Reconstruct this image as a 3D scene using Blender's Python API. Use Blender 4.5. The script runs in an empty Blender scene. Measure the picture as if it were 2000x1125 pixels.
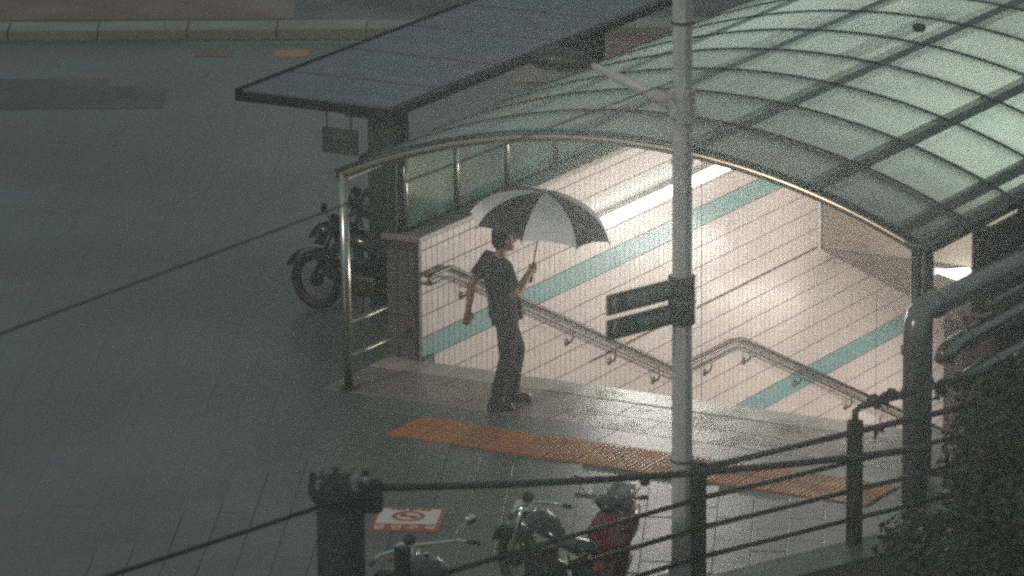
import bpy, bmesh, math, random
from mathutils import Vector, Matrix
random.seed(7)
R_ = math.radians
scene = bpy.context.scene
COL = scene.collection

# ------------------------------------------------------------------ camera
cam_d = bpy.data.cameras.new("camera")
cam = bpy.data.objects.new("camera", cam_d); COL.objects.link(cam)
CAMP = Vector((25.071, -43.765, 13.962))
right = Vector((0.876, 0.482, -0.007)).normalized()
fwd = Vector((-0.467, 0.847, -0.255)).normalized()
right = (right - fwd * right.dot(fwd)).normalized()
up = right.cross(fwd)
M = Matrix((right, up, -fwd)).transposed().to_4x4(); M.translation = CAMP
cam.matrix_world = M
cam_d.sensor_width = 36.0
cam_d.lens = 11457.0 / 2000.0 * 36.0
cam_d.clip_start = 0.5; cam_d.clip_end = 600
cam_d.dof.use_dof = True
cam_d.dof.focus_distance = 54.5
cam_d.dof.aperture_fstop = 2.4
scene.camera = cam

# ------------------------------------------------------------------ world, sun, exposure
world = bpy.data.worlds.new("World"); scene.world = world
world.use_nodes = True
wn, wl = world.node_tree.nodes, world.node_tree.links
for n in list(wn): wn.remove(n)
SUN_EL, SUN_AZ = R_(30), R_(195.3)      # low light of the town on the camera's side
sky = wn.new("ShaderNodeTexSky"); sky.sky_type = 'NISHITA'; sky.sun_disc = False
sky.sun_elevation = SUN_EL; sky.sun_rotation = SUN_AZ
sky.air_density = 1.0; sky.dust_density = 2.0
hsv = wn.new("ShaderNodeHueSaturation"); hsv.inputs['Saturation'].default_value = 0.35
cloud = wn.new("ShaderNodeMixRGB"); cloud.inputs[0].default_value = 0.93
cloud.inputs[2].default_value = (4.5, 5.85, 5.7, 1)      # overcast night cloud under city light
bg = wn.new("ShaderNodeBackground"); bg.inputs[1].default_value = 0.041
wo = wn.new("ShaderNodeOutputWorld")
wl.new(sky.outputs[0], hsv.inputs['Color']); wl.new(hsv.outputs[0], cloud.inputs[1])
wl.new(cloud.outputs[0], bg.inputs[0]); wl.new(bg.outputs[0], wo.inputs[0])

sun_d = bpy.data.lights.new("sun", 'SUN'); sun_d.energy = 0.8; sun_d.angle = R_(8)
sun_d.color = (1.0, 0.88, 0.74)
sun = bpy.data.objects.new("sun", sun_d); COL.objects.link(sun)
sd = Vector((math.sin(SUN_AZ) * math.cos(SUN_EL), math.cos(SUN_AZ) * math.cos(SUN_EL), math.sin(SUN_EL)))
sun.rotation_euler = sd.to_track_quat('Z', 'Y').to_euler()

scene.view_settings.view_transform = 'Standard'
scene.view_settings.look = 'None'
scene.view_settings.exposure = 0.0
scene.view_settings.gamma = 1.0
scene.view_settings.use_curve_mapping = False
scene.render.engine = 'CYCLES'
scene.cycles.use_denoising = False
scene.cycles.max_bounces = 8
scene.cycles.transparent_max_bounces = 16
scene.cycles.volume_bounces = 1
scene.cycles.sample_clamp_indirect = 3.0
scene.cycles.sample_clamp_direct = 8.0
scene.cycles.pixel_filter_type = 'BLACKMAN_HARRIS'
scene.cycles.filter_width = 2.4
scene.cycles.caustics_reflective = False
scene.cycles.caustics_refractive = False

TUBE_STRENGTH = 3.4

# ------------------------------------------------------------------ materials
def new_mat(name):
    m = bpy.data.materials.new(name); m.use_nodes = True
    nt = m.node_tree
    return m, nt, nt.nodes, nt.links, nt.nodes['Principled BSDF']

def mat(name, col, rough=0.6, metal=0.0, var=0.25, vscale=6.0, bump=0.0, bscale=60.0, rvar=0.0, coat=0.0, spec=None, detail=5.0):
    m, nt, N, L, p = new_mat(name)
    p.inputs['Roughness'].default_value = rough
    p.inputs['Metallic'].default_value = metal
    if coat: p.inputs['Coat Weight'].default_value = coat; p.inputs['Coat Roughness'].default_value = 0.08
    if spec is not None: p.inputs['Specular IOR Level'].default_value = spec
    tc = N.new('ShaderNodeTexCoord')
    nz = N.new('ShaderNodeTexNoise'); nz.inputs['Scale'].default_value = vscale; nz.inputs['Detail'].default_value = detail
    L.new(tc.outputs['Object'], nz.inputs['Vector'])
    mx = N.new('ShaderNodeMixRGB')
    c = Vector(col)
    mx.inputs[1].default_value = (*[max(0, x * (1 - var)) for x in col], 1)
    mx.inputs[2].default_value = (*[min(1, x * (1 + var)) for x in col], 1)
    L.new(nz.outputs['Fac'], mx.inputs[0]); L.new(mx.outputs[0], p.inputs['Base Color'])
    if rvar:
        mr = N.new('ShaderNodeMapRange'); mr.inputs[1].default_value = 0.35; mr.inputs[2].default_value = 0.65
        mr.inputs[3].default_value = max(0.02, rough - rvar); mr.inputs[4].default_value = min(1, rough + rvar)
        L.new(nz.outputs['Fac'], mr.inputs[0]); L.new(mr.outputs[0], p.inputs['Roughness'])
    if bump:
        nb = N.new('ShaderNodeTexNoise'); nb.inputs['Scale'].default_value = bscale; nb.inputs['Detail'].default_value = 3
        L.new(tc.outputs['Object'], nb.inputs['Vector'])
        b = N.new('ShaderNodeBump'); b.inputs['Strength'].default_value = bump; b.inputs['Distance'].default_value = 0.01
        L.new(nb.outputs['Fac'], b.inputs['Height']); L.new(b.outputs[0], p.inputs['Normal'])
    return m

def wet_ground(name, col, rlo, rhi, pud=1.2, var=0.25, bump=0.35, bscale=45.0, joints=None, rnd=(0.9, 1.08)):
    """wet paving: colour mottling, puddled patches of low roughness, fine grain"""
    m, nt, N, L, p = new_mat(name)
    geo = N.new('ShaderNodeNewGeometry')
    n1 = N.new('ShaderNodeTexNoise'); n1.inputs['Scale'].default_value = pud; n1.inputs['Detail'].default_value = 4
    n2 = N.new('ShaderNodeTexNoise'); n2.inputs['Scale'].default_value = 14; n2.inputs['Detail'].default_value = 6
    n3 = N.new('ShaderNodeTexNoise'); n3.inputs['Scale'].default_value = bscale; n3.inputs['Detail'].default_value = 2
    for n in (n1, n2, n3): L.new(geo.outputs['Position'], n.inputs['Vector'])
    mx = N.new('ShaderNodeMixRGB')
    mx.inputs[1].default_value = (*[x * (1 - var) for x in col], 1); mx.inputs[2].default_value = (*[x * (1 + var) for x in col], 1)
    L.new(n2.outputs['Fac'], mx.inputs[0])
    out = mx.outputs[0]
    if joints:
        br = N.new('ShaderNodeTexBrick'); br.offset = 0.5
        br.inputs['Scale'].default_value = 1.0; br.inputs['Brick Width'].default_value = joints[0]; br.inputs['Row Height'].default_value = joints[1]
        br.inputs['Mortar Size'].default_value = 0.008
        br.inputs['Color1'].default_value = (1, 1, 1, 1); br.inputs['Color2'].default_value = (0.93, 0.93, 0.93, 1); br.inputs['Mortar'].default_value = (0.74, 0.74, 0.74, 1)
        mp = N.new('ShaderNodeMapping'); mp.inputs['Rotation'].default_value = (0, 0, R_(joints[2]))
        L.new(geo.outputs['Position'], mp.inputs[0]); L.new(mp.outputs[0], br.inputs['Vector'])
        mu = N.new('ShaderNodeMixRGB'); mu.blend_type = 'MULTIPLY'; mu.inputs[0].default_value = 1.0
        L.new(out, mu.inputs[1]); L.new(br.outputs['Color'], mu.inputs[2]); out = mu.outputs[0]
    oi = N.new('ShaderNodeObjectInfo')
    mr0 = N.new('ShaderNodeMapRange'); mr0.inputs[3].default_value = rnd[0]; mr0.inputs[4].default_value = rnd[1]
    L.new(oi.outputs['Random'], mr0.inputs[0])
    vm = N.new('ShaderNodeVectorMath'); vm.operation = 'SCALE'
    L.new(out, vm.inputs[0]); L.new(mr0.outputs[0], vm.inputs['Scale'])
    L.new(vm.outputs[0], p.inputs['Base Color'])
    mr = N.new('ShaderNodeMapRange'); mr.inputs[1].default_value = 0.36; mr.inputs[2].default_value = 0.62
    mr.inputs[3].default_value = rlo; mr.inputs[4].default_value = rhi
    L.new(n1.outputs['Fac'], mr.inputs[0]); L.new(mr.outputs[0], p.inputs['Roughness'])
    b = N.new('ShaderNodeBump'); b.inputs['Strength'].default_value = bump; b.inputs['Distance'].default_value = 0.006
    L.new(n3.outputs['Fac'], b.inputs['Height']); L.new(b.outputs[0], p.inputs['Normal'])
    return m

def emit(name, col, s):
    m = bpy.data.materials.new(name); m.use_nodes = True
    N, L = m.node_tree.nodes, m.node_tree.links
    N.remove(N['Principled BSDF'])
    e = N.new('ShaderNodeEmission'); e.inputs[0].default_value = (*col, 1); e.inputs[1].default_value = s
    L.new(e.outputs[0], N['Material Output'].inputs[0]); return m

def frosted(name, col, trans_col, clear=0.25, gloss=0.12, rough=0.18, dif=0.30, k_=0.5):
    """sheet that lets light through: scattered, a little straight, and a wet sheen on top"""
    m = bpy.data.materials.new(name); m.use_nodes = True
    N, L = m.node_tree.nodes, m.node_tree.links
    N.remove(N['Principled BSDF'])
    tc = N.new('ShaderNodeTexCoord'); nz = N.new('ShaderNodeTexNoise'); nz.inputs['Scale'].default_value = 2.2; nz.inputs['Detail'].default_value = 6
    L.new(tc.outputs['Object'], nz.inputs[0])
    mx = N.new('ShaderNodeMixRGB'); mx.inputs[1].default_value = (*[c * 0.8 for c in col], 1); mx.inputs[2].default_value = (*[min(1, c * 1.15) for c in col], 1)
    L.new(nz.outputs['Fac'], mx.inputs[0])
    t = N.new('ShaderNodeBsdfTranslucent'); d = N.new('ShaderNodeBsdfDiffuse'); c = N.new('ShaderNodeBsdfTransparent'); g = N.new('ShaderNodeBsdfGlossy')
    L.new(mx.outputs[0], t.inputs[0])
    dm = N.new('ShaderNodeMixRGB'); dm.blend_type = 'MULTIPLY'; dm.inputs[0].default_value = 1; dm.inputs[2].default_value = (0.5, 0.5, 0.5, 1)
    dm.inputs[2].default_value = (k_, k_, k_, 1)
    L.new(mx.outputs[0], dm.inputs[1]); L.new(dm.outputs[0], d.inputs[0])
    c.inputs[0].default_value = (*trans_col, 1)
    g.inputs[0].default_value = (0.9, 0.95, 0.95, 1); g.inputs['Roughness'].default_value = rough
    m1 = N.new('ShaderNodeMixShader'); m1.inputs[0].default_value = dif; L.new(t.outputs[0], m1.inputs[1]); L.new(d.outputs[0], m1.inputs[2])
    m2 = N.new('ShaderNodeMixShader'); m2.inputs[0].default_value = clear; L.new(m1.outputs[0], m2.inputs[1]); L.new(c.outputs[0], m2.inputs[2])
    fr = N.new('ShaderNodeFresnel'); fr.inputs[0].default_value = 1.33
    nb = N.new('ShaderNodeTexNoise'); nb.inputs['Scale'].default_value = 26; nb.inputs['Detail'].default_value = 2
    L.new(tc.outputs['Object'], nb.inputs[0])
    bp = N.new('ShaderNodeBump'); bp.inputs['Strength'].default_value = 0.25; bp.inputs['Distance'].default_value = 0.004
    L.new(nb.outputs['Fac'], bp.inputs['Height']); L.new(bp.outputs[0], g.inputs['Normal'])
    ml = N.new('ShaderNodeMath'); ml.operation = 'MULTIPLY'; ml.inputs[1].default_value = gloss / 0.12
    L.new(fr.outputs[0], ml.inputs[0])
    m3 = N.new('ShaderNodeMixShader'); L.new(ml.outputs[0], m3.inputs[0]); L.new(m2.outputs[0], m3.inputs[1]); L.new(g.outputs[0], m3.inputs[2])
    L.new(m3.outputs[0], N['Material Output'].inputs[0]); return m

M_plaza = wet_ground('wet_plaza', (0.115, 0.126, 0.124), 0.27, 0.42, pud=0.35, joints=(0.6, 0.29, 64.7), bump=0.3)
M_slab = wet_ground('wet_slab', (0.124, 0.128, 0.122), 0.27, 0.42, pud=0.35, bump=0.3)
M_bed = wet_ground('joint_bed', (0.098, 0.107, 0.105), 0.27, 0.42, pud=0.35, bump=0.3)
M_granite = wet_ground('wet_granite', (0.23, 0.20, 0.175), 0.12, 0.40, pud=2.4, bump=0.9, bscale=38)
M_granite_lit = wet_ground('lit_wet_granite', (0.43, 0.385, 0.33), 0.12, 0.40, pud=2.4, bump=0.7, bscale=38)  # course at the top step; lamplight on the edge put into its colour
M_tactile = wet_ground('orange_tactile', (0.44, 0.155, 0.04), 0.25, 0.5, pud=3, bump=0.3, var=0.4, rnd=(0.62, 1.1))
M_redpave = wet_ground('red_brown_paving', (0.20, 0.105, 0.075), 0.3, 0.55, pud=1, bump=0.4)
M_darkpave = wet_ground('dark_asphalt', (0.088, 0.097, 0.095), 0.35, 0.6, pud=1, bump=0.5)
M_road = wet_ground('wet_road', (0.045, 0.048, 0.046), 0.25, 0.5, pud=0.6, bump=0.4)
M_kerb = wet_ground('pale_kerb', (0.21, 0.195, 0.18), 0.2, 0.45, pud=2, bump=0.3)
M_soil = mat('soil', (0.035, 0.028, 0.022), 0.9, bump=0.6, bscale=20)
M_tile = mat('pink_white_tile', (0.61, 0.535, 0.50), 0.27, var=0.05, vscale=9, rvar=0.04, spec=0.4)
M_teal = mat('teal_tile', (0.20, 0.345, 0.345), 0.27, var=0.08, vscale=9, spec=0.4)
M_grout = mat('dark_grout', (0.07, 0.048, 0.036), 0.85, var=0.3)
M_cap = mat('stone_coping', (0.24, 0.21, 0.18), 0.35, var=0.2, bump=0.2)
M_conc = mat('concrete', (0.22, 0.20, 0.18), 0.8, var=0.2, bump=0.2)
M_plaster = mat('stained_plaster', (0.33, 0.27, 0.22), 0.7, var=0.22, vscale=2.5)
M_endtile = mat('shaded_grey_brown_tile', (0.10, 0.085, 0.072), 0.4, var=0.2)  # grey-brown end face, colour darkened to stand for its shade
M_sidewall = mat('dark_stained_render', (0.09, 0.07, 0.06), 0.7, var=0.4, vscale=3)
M_rail = mat('worn_rail_steel', (0.17, 0.15, 0.13), 0.36, metal=1.0, var=0.15)
M_whitetrim = mat('white_trim', (0.7, 0.68, 0.62), 0.4)
M_steel = mat('brushed_steel', (0.55, 0.52, 0.47), 0.24, metal=1.0, var=0.12)
M_bronze = mat('dull_bronze_steel', (0.42, 0.33, 0.26), 0.22, metal=1.0, var=0.15)
M_chrome = mat('chrome', (0.8, 0.78, 0.75), 0.08, metal=1.0, var=0.05)
M_darkmetal = mat('dark_painted_metal', (0.028, 0.032, 0.032), 0.38, var=0.3, rvar=0.08)
M_fence = mat('fence_paint', (0.022, 0.023, 0.022), 0.34, var=0.3, rvar=0.08, bump=0.15)
M_greygreen = mat('grey_green_frame', (0.22, 0.26, 0.26), 0.45, var=0.15)
M_gasket = mat('rubber_gasket', (0.02, 0.03, 0.027), 0.5)
M_deck = mat('shelter_deck', (0.012, 0.014, 0.015), 0.9, spec=0.1)
M_roofmetal = mat('shelter_roof_sheet', (0.095, 0.112, 0.135), 0.4, var=0.18, vscale=3, rvar=0.08, bump=0.1)
M_pole = mat('grey_pole_paint', (0.50, 0.50, 0.47), 0.36, var=0.22, vscale=9, bump=0.25, bscale=40)
M_polestain = mat('pole_grime', (0.05, 0.05, 0.047), 0.6, var=0.4)
M_sign = mat('dark_sign_face', (0.035, 0.048, 0.045), 0.45, var=0.15)
M_dimprint = mat('dim_sign_print', (0.14, 0.17, 0.17), 0.6)
M_signtext = mat('sign_lettering', (0.52, 0.58, 0.57), 0.5, var=0.1)
M_signarrow = mat('sign_arrow', (0.7, 0.75, 0.74), 0.5, var=0.1)
M_red = mat('floor_sign_red', (0.42, 0.085, 0.05), 0.4, var=0.2, bump=0.2)
M_white = mat('floor_sign_white', (0.78, 0.72, 0.66), 0.35, var=0.08, vscale=20)
M_print = mat('floor_sign_print', (0.10, 0.06, 0.05), 0.5)
M_pipe = mat('grey_lagged_pipe', (0.20, 0.20, 0.195), 0.2, metal=0.5, var=0.2, bump=0.15, bscale=14)
M_pipedark = mat('dark_glossy_pipe', (0.20, 0.20, 0.20), 0.13, metal=0.8, var=0.2, coat=0.5)
M_skin = mat('skin', (0.33, 0.17, 0.105), 0.5, var=0.12)
M_hair = mat('black_hair', (0.012, 0.011, 0.011), 0.45)
M_shirt = mat('dark_grey_shirt', (0.022, 0.027, 0.027), 0.85, var=0.15, bump=0.3, bscale=30)
M_trouser = mat('black_trousers', (0.010, 0.012, 0.012), 0.85, var=0.15, bump=0.3, bscale=25)
M_shoe = mat('black_shoes', (0.012, 0.012, 0.012), 0.4)
M_bag = mat('black_bag', (0.03, 0.034, 0.036), 0.45)
M_brass = mat('bag_buckle', (0.6, 0.6, 0.58), 0.25, metal=1)
M_tyre = mat('tyre_rubber', (0.012, 0.012, 0.012), 0.65)
M_black = mat('black_plastic', (0.014, 0.015, 0.015), 0.28, coat=0.3)
M_blackgloss = mat('black_lacquer', (0.01, 0.01, 0.011), 0.1, coat=0.8, bump=0.12, bscale=55)
M_redpaint = mat('dark_red_lacquer', (0.12, 0.011, 0.010), 0.14, coat=0.8, bump=0.08, bscale=60)
M_engine = mat('engine_alloy', (0.06, 0.06, 0.06), 0.4, metal=0.7)
M_lens = mat('lamp_lens', (0.45, 0.47, 0.48), 0.1, coat=0.6)
M_redlens = mat('tail_lens', (0.3, 0.02, 0.015), 0.15)
M_leaf = mat('dark_leaf', (0.018, 0.023, 0.013), 0.6, var=0.45, vscale=5)
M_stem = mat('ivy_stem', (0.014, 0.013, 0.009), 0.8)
M_cable = mat('black_cable', (0.014, 0.015, 0.015), 0.4)
M_util = mat('utility_post', (0.014, 0.018, 0.019), 0.8, var=0.25, bump=0.3)
M_insul = mat('grey_insulator', (0.16, 0.18, 0.18), 0.3)
M_tube = emit('fluorescent_tube', (0.88, 1.0, 0.95), TUBE_STRENGTH)
M_lampwhite = mat('lamp_enamel', (0.8, 0.82, 0.8), 0.4, var=0.03)
M_canopy = frosted('frosted_green_roof', (0.72, 0.82, 0.755), (0.55, 0.78, 0.66), clear=0.10, gloss=0.12, dif=0.10)
M_umb_white = frosted('white_umbrella_cloth', (0.84, 0.87, 0.86), (1, 1, 1), clear=0.0, gloss=0.02, rough=0.5, dif=0.5, k_=1.0)
M_umb_dark = frosted('grey_umbrella_cloth', (0.075, 0.075, 0.07), (1, 1, 1), clear=0.0, gloss=0.02, rough=0.5)

def glass_mat(name, tint, refl=0.5, dirt_glow=0.12, dirt_glow_col=(0.12, 0.2, 0.16)):
    m = bpy.data.materials.new(name); m.use_nodes = True
    N, L = m.node_tree.nodes, m.node_tree.links
    N.remove(N['Principled BSDF'])
    t = N.new('ShaderNodeBsdfTransparent'); t.inputs[0].default_value = (*tint, 1)
    g = N.new('ShaderNodeBsdfGlossy'); g.inputs['Roughness'].default_value = 0.06
    d = N.new('ShaderNodeBsdfDiffuse'); d.inputs[0].default_value = (*dirt_glow_col, 1)
    tc = N.new('ShaderNodeTexCoord'); nz = N.new('ShaderNodeTexNoise'); nz.inputs['Scale'].default_value = 3; nz.inputs['Detail'].default_value = 8
    L.new(tc.outputs['Object'], nz.inputs[0])
    mm = N.new('ShaderNodeMath'); mm.operation = 'MULTIPLY'; mm.inputs[1].default_value = dirt_glow * 2; L.new(nz.outputs['Fac'], mm.inputs[0])
    m0 = N.new('ShaderNodeMixShader'); L.new(mm.outputs[0], m0.inputs[0]); L.new(t.outputs[0], m0.inputs[1]); L.new(d.outputs[0], m0.inputs[2])
    lw = N.new('ShaderNodeFresnel'); lw.inputs[0].default_value = 1.45
    m1 = N.new('ShaderNodeMixShader'); L.new(lw.outputs[0], m1.inputs[0]); L.new(m0.outputs[0], m1.inputs[1]); L.new(g.outputs[0], m1.inputs[2])
    L.new(m1.outputs[0], N['Material Output'].inputs[0]); return m
M_glass = glass_mat('green_side_glass', (0.30, 0.50, 0.40), dirt_glow=0.55, dirt_glow_col=(0.10, 0.22, 0.17))  # strong green diffuse share paints the lamplit glow into the panes
M_clear = glass_mat('clear_screen', (0.75, 0.8, 0.8), dirt_glow=0.1, dirt_glow_col=(0.4, 0.42, 0.42))

# ------------------------------------------------------------------ mesh building
class MB:
    def __init__(s): s.v = []; s.f = []
    def add(s, vs, fs):
        o = len(s.v); s.v += [tuple(v) for v in vs]; s.f += [tuple(i + o for i in f) for f in fs]; return s
    def box(s, c, d, rz=0.0, mat=None):
        c = Vector(c); hx, hy, hz = d[0] / 2, d[1] / 2, d[2] / 2
        vs = [Vector((x * hx, y * hy, z * hz)) for z in (-1, 1) for y in (-1, 1) for x in (-1, 1)]
        m = mat if mat is not None else Matrix.Rotation(rz, 3, 'Z')
        vs = [c + m @ v for v in vs]
        return s.add(vs, [(0, 2, 3, 1), (4, 5, 7, 6), (0, 1, 5, 4), (2, 6, 7, 3), (0, 4, 6, 2), (1, 3, 7, 5)])
    def span(s, a, b): # box from corner to corner
        a, b = Vector(a), Vector(b)
        return s.box((a + b) / 2, [abs(x) for x in (b - a)])
    def prism(s, pts, z0, z1):
        n = len(pts)
        return s.add([(p[0], p[1], z0) for p in pts] + [(p[0], p[1], z1) for p in pts],
                     [tuple(range(n - 1, -1, -1)), tuple(range(n, 2 * n))] + [(i, (i + 1) % n, n + (i + 1) % n, n + i) for i in range(n)])
    def tube(s, pts, r, seg=10, cap=True, flat=(1.0, 1.0), upv=None):
        pts = [Vector(p) for p in pts]; n = len(pts)
        rr = r if isinstance(r, (list, tuple)) else [r] * n
        rings = []; prev = None
        for i, p in enumerate(pts):
            t = (pts[min(i + 1, n - 1)] - pts[max(i - 1, 0)]).normalized()
            if prev is None:
                ref = Vector(upv) if upv is not None else (Vector((0, 0, 1)) if abs(t.z) < 0.9 else Vector((1, 0, 0)))
                a = (ref - t * ref.dot(t)).normalized()
            else:
                a = (prev - t * prev.dot(t)).normalized()
            prev = a; b = t.cross(a)
            q = rr[i]; qa, qb = (q if isinstance(q, (list, tuple)) else (q * flat[0], q * flat[1]))
            rings.append([p + a * (math.cos(2 * math.pi * k / seg) * qa) + b * (math.sin(2 * math.pi * k / seg) * qb) for k in range(seg)])
        vs = [v for ring in rings for v in ring]; fs = []
        for i in range(n - 1):
            for k in range(seg):
                k2 = (k + 1) % seg
                fs.append((i * seg + k, i * seg + k2, (i + 1) * seg + k2, (i + 1) * seg + k))
        if cap:
            fs.append(tuple(range(seg - 1, -1, -1))); fs.append(tuple(range((n - 1) * seg, n * seg)))
        return s.add(vs, fs)
    def ball(s, c, r, seg=14, rings=9, m=None):
        c = Vector(c); r = r if isinstance(r, (tuple, list)) else (r, r, r)
        vs = []; fs = []
        for i in range(rings + 1):
            th = math.pi * i / rings
            for k in range(seg):
                ph = 2 * math.pi * k / seg
                v = Vector((r[0] * math.sin(th) * math.cos(ph), r[1] * math.sin(th) * math.sin(ph), r[2] * math.cos(th)))
                vs.append(c + (m @ v if m is not None else v))
        for i in range(rings):
            for k in range(seg):
                k2 = (k + 1) % seg
                fs.append((i * seg + k, (i + 1) * seg + k, (i + 1) * seg + k2, i * seg + k2))
        return s.add(vs, fs)
    def lathe(s, prof, c, axis=(0, 0, 1), seg=20):
        c = Vector(c); q = Vector((0, 0, 1)).rotation_difference(Vector(axis).normalized()).to_matrix()
        n = len(prof); vs = []; fs = []
        for r, z in prof:
            for k in range(seg):
                a = 2 * math.pi * k / seg; vs.append(c + q @ Vector((r * math.cos(a), r * math.sin(a), z)))
        for i in range(n - 1):
            for k in range(seg):
                k2 = (k + 1) % seg; fs.append((i * seg + k, i * seg + k2, (i + 1) * seg + k2, (i + 1) * seg + k))
        return s.add(vs, fs)
    def torus(s, c, R, r, axis=(0, 1, 0), seg=36, ms=10, sq=1.0):
        c = Vector(c); q = Vector((0, 0, 1)).rotation_difference(Vector(axis).normalized()).to_matrix()
        vs = []; fs = []
        for i in range(seg):
            a = 2 * math.pi * i / seg
            for k in range(ms):
                b = 2 * math.pi * k / ms; rad = R + r * math.cos(b)
                vs.append(c + q @ Vector((rad * math.cos(a), rad * math.sin(a), r * sq * math.sin(b))))
        for i in range(seg):
            for k in range(ms):
                i2, k2 = (i + 1) % seg, (k + 1) % ms
                fs.append((i * ms + k, i2 * ms + k, i2 * ms + k2, i * ms + k2))
        return s.add(vs, fs)

BASE = {}
def base_of(o): return BASE.get(o.name, Vector((0, 0, 0)))
def obj(name, mb, m, parent=None, smooth=False, bevel=0.0, kind=None, local=False, subsurf=0, fixn=True):
    """link one mesh object; mesh points are given in world space unless local"""
    me = bpy.data.meshes.new(name)
    b = base_of(parent) if (parent is not None and not local) else Vector((0, 0, 0))
    me.from_pydata([(v[0] - b.x, v[1] - b.y, v[2] - b.z) for v in mb.v], [], mb.f)
    me.materials.append(m)
    if len(me.polygons) < 20000 and fixn:
        bm_ = bmesh.new(); bm_.from_mesh(me); bmesh.ops.recalc_face_normals(bm_, faces=bm_.faces[:]); bm_.to_mesh(me); bm_.free()
    if smooth:
        for p in me.polygons: p.use_smooth = True
    me.update()
    o = bpy.data.objects.new(name, me); COL.objects.link(o)
    if parent is not None: o.parent = parent; BASE[o.name] = b
    if bevel:
        md = o.modifiers.new('bevel', 'BEVEL'); md.width = bevel; md.segments = 2; md.limit_method = 'ANGLE'
    if subsurf:
        md = o.modifiers.new('sub', 'SUBSURF'); md.levels = subsurf; md.render_levels = subsurf
    if kind: o['kind'] = kind
    return o
def tag(o, label, cat, group=None):
    o['label'] = label; o['category'] = cat
    if group: o['group'] = group
    return o
def thing(name, label, cat, loc=(0, 0, 0), rz=0.0, group=None):
    o = bpy.data.objects.new(name, None); COL.objects.link(o)
    o.empty_display_size = 0.2
    o.location = loc; o.rotation_euler = (0, 0, rz); BASE[o.name] = Vector(loc) if rz == 0 else Vector((0, 0, 0))
    return tag(o, label, cat, group)
def struct(name, mb, m, **k): return obj(name, mb, m, kind='structure', **k)
def copy_child(src, parent, name=None):
    c = src.copy(); COL.objects.link(c); c.parent = parent; return c
def text_mesh(body, size, m, name, parent, mat_w, spacing=1.0, extrude=0.0015):
    cu = bpy.data.curves.new(name, 'FONT'); cu.body = body; cu.size = size; cu.align_x = 'CENTER'; cu.align_y = 'CENTER'
    cu.space_character = spacing; cu.extrude = extrude
    t = bpy.data.objects.new(name, cu); COL.objects.link(t)
    dg = bpy.context.evaluated_depsgraph_get(); dg.update()
    me = bpy.data.meshes.new_from_object(t.evaluated_get(dg))
    bpy.data.objects.remove(t); bpy.data.curves.remove(cu)
    me.transform(mat_w); b = base_of(parent) if parent else Vector((0, 0, 0))
    me.transform(Matrix.Translation(-b))
    me.materials.clear(); me.materials.append(m); me.name = name
    o = bpy.data.objects.new(name, me); COL.objects.link(o)
    if parent: o.parent = parent; BASE[o.name] = b
    return o
def frame(origin, xdir, ydir):
    x = Vector(xdir).normalized(); y = Vector(ydir).normalized(); z = x.cross(y)
    m = Matrix((x, y, z)).transposed().to_4x4(); m.translation = Vector(origin); return m

# ================================================================== GROUND AND STAIRWELL
W0, W1 = 0.0, 5.30           # inner faces of the two stairwell walls
g = MB()
for (x0, y0, x1, y1) in ((-90, -75, -0.33, 85), (-0.33, -75, 5.60, -1.15), (5.60, -75, 70, 85), (-0.33, 16.0, 5.60, 85)):
    g.add([(x0, y0, -0.012), (x1, y0, -0.012), (x1, y1, -0.012), (x0, y1, -0.012)], [(0, 1, 2, 3)])
plaza = struct('plaza_ground', g, M_plaza)
g = MB().span((-0.33, -1.15, -0.25), (5.60, 0.0, -0.03))
landing_base = struct('entrance_landing', g, M_grout)

def steps():
    m = MB(); z = 0.0; y = 0.0
    for k in range(14):
        m.span((W0, y, -6), (W1, y + 0.33, z - 0.15)); y += 0.33; z -= 0.15
    m.span((W0, y, -6), (W1, y + 1.3, z - 0.002)); y += 1.3
    for k in range(14):
        m.span((W0, y, -6), (W1, y + 0.33, z - 0.15)); y += 0.33; z -= 0.15
    m.span((W0, y, -6), (W1, 16, z - 0.002))
    return m
struct('stairs', steps(), M_granite)

# slabs of the landing: three courses parallel to the top step (pieces with open joints)
slab_pave = MB().span((-0.3, -1.14, -0.031), (5.55, -0.02, -0.022))
landing = struct('granite_paving', slab_pave, M_grout)
def slab_part(name, parent, x0, y0, x1, y1, z1, th, m, gap=0.006, rz=None):
    b = MB().span((x0 + gap / 2, y0 + gap / 2, z1 - th), (x1 - gap / 2, y1 - gap / 2, z1))
    return obj(name, b, m, parent, bevel=0.004)
for (y0, y1, w, off) in ((-0.34, 0.0, 1.12, 0.35), (-0.74, -0.34, 0.9, 0.0), (-1.15, -0.74, 0.9, 0.45)):
    x = -0.33 - off
    while x < 5.6:
        xa, xb = max(x, -0.33), min(x + w, 5.6)
        if xb - xa > 0.08:
            slab_part('slab', landing, xa, y0, xb, y1, 0.0 + (0.004 if y1 == 0 else 0), 0.022, M_granite_lit if y1 == 0 else M_granite)
        x += w
# grey kerbstones between landing and tactile strip
kerbrow = struct('grey_kerb_row', MB().span((0.25, -1.56, -0.03), (5.9, -1.155, -0.008)), M_bed)
x = 0.25
while x < 5.85:
    slab_part('slab', kerbrow, x, -1.555, x + 0.78, -1.155, 0.0, 0.02, M_slab); x += 0.78

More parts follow.
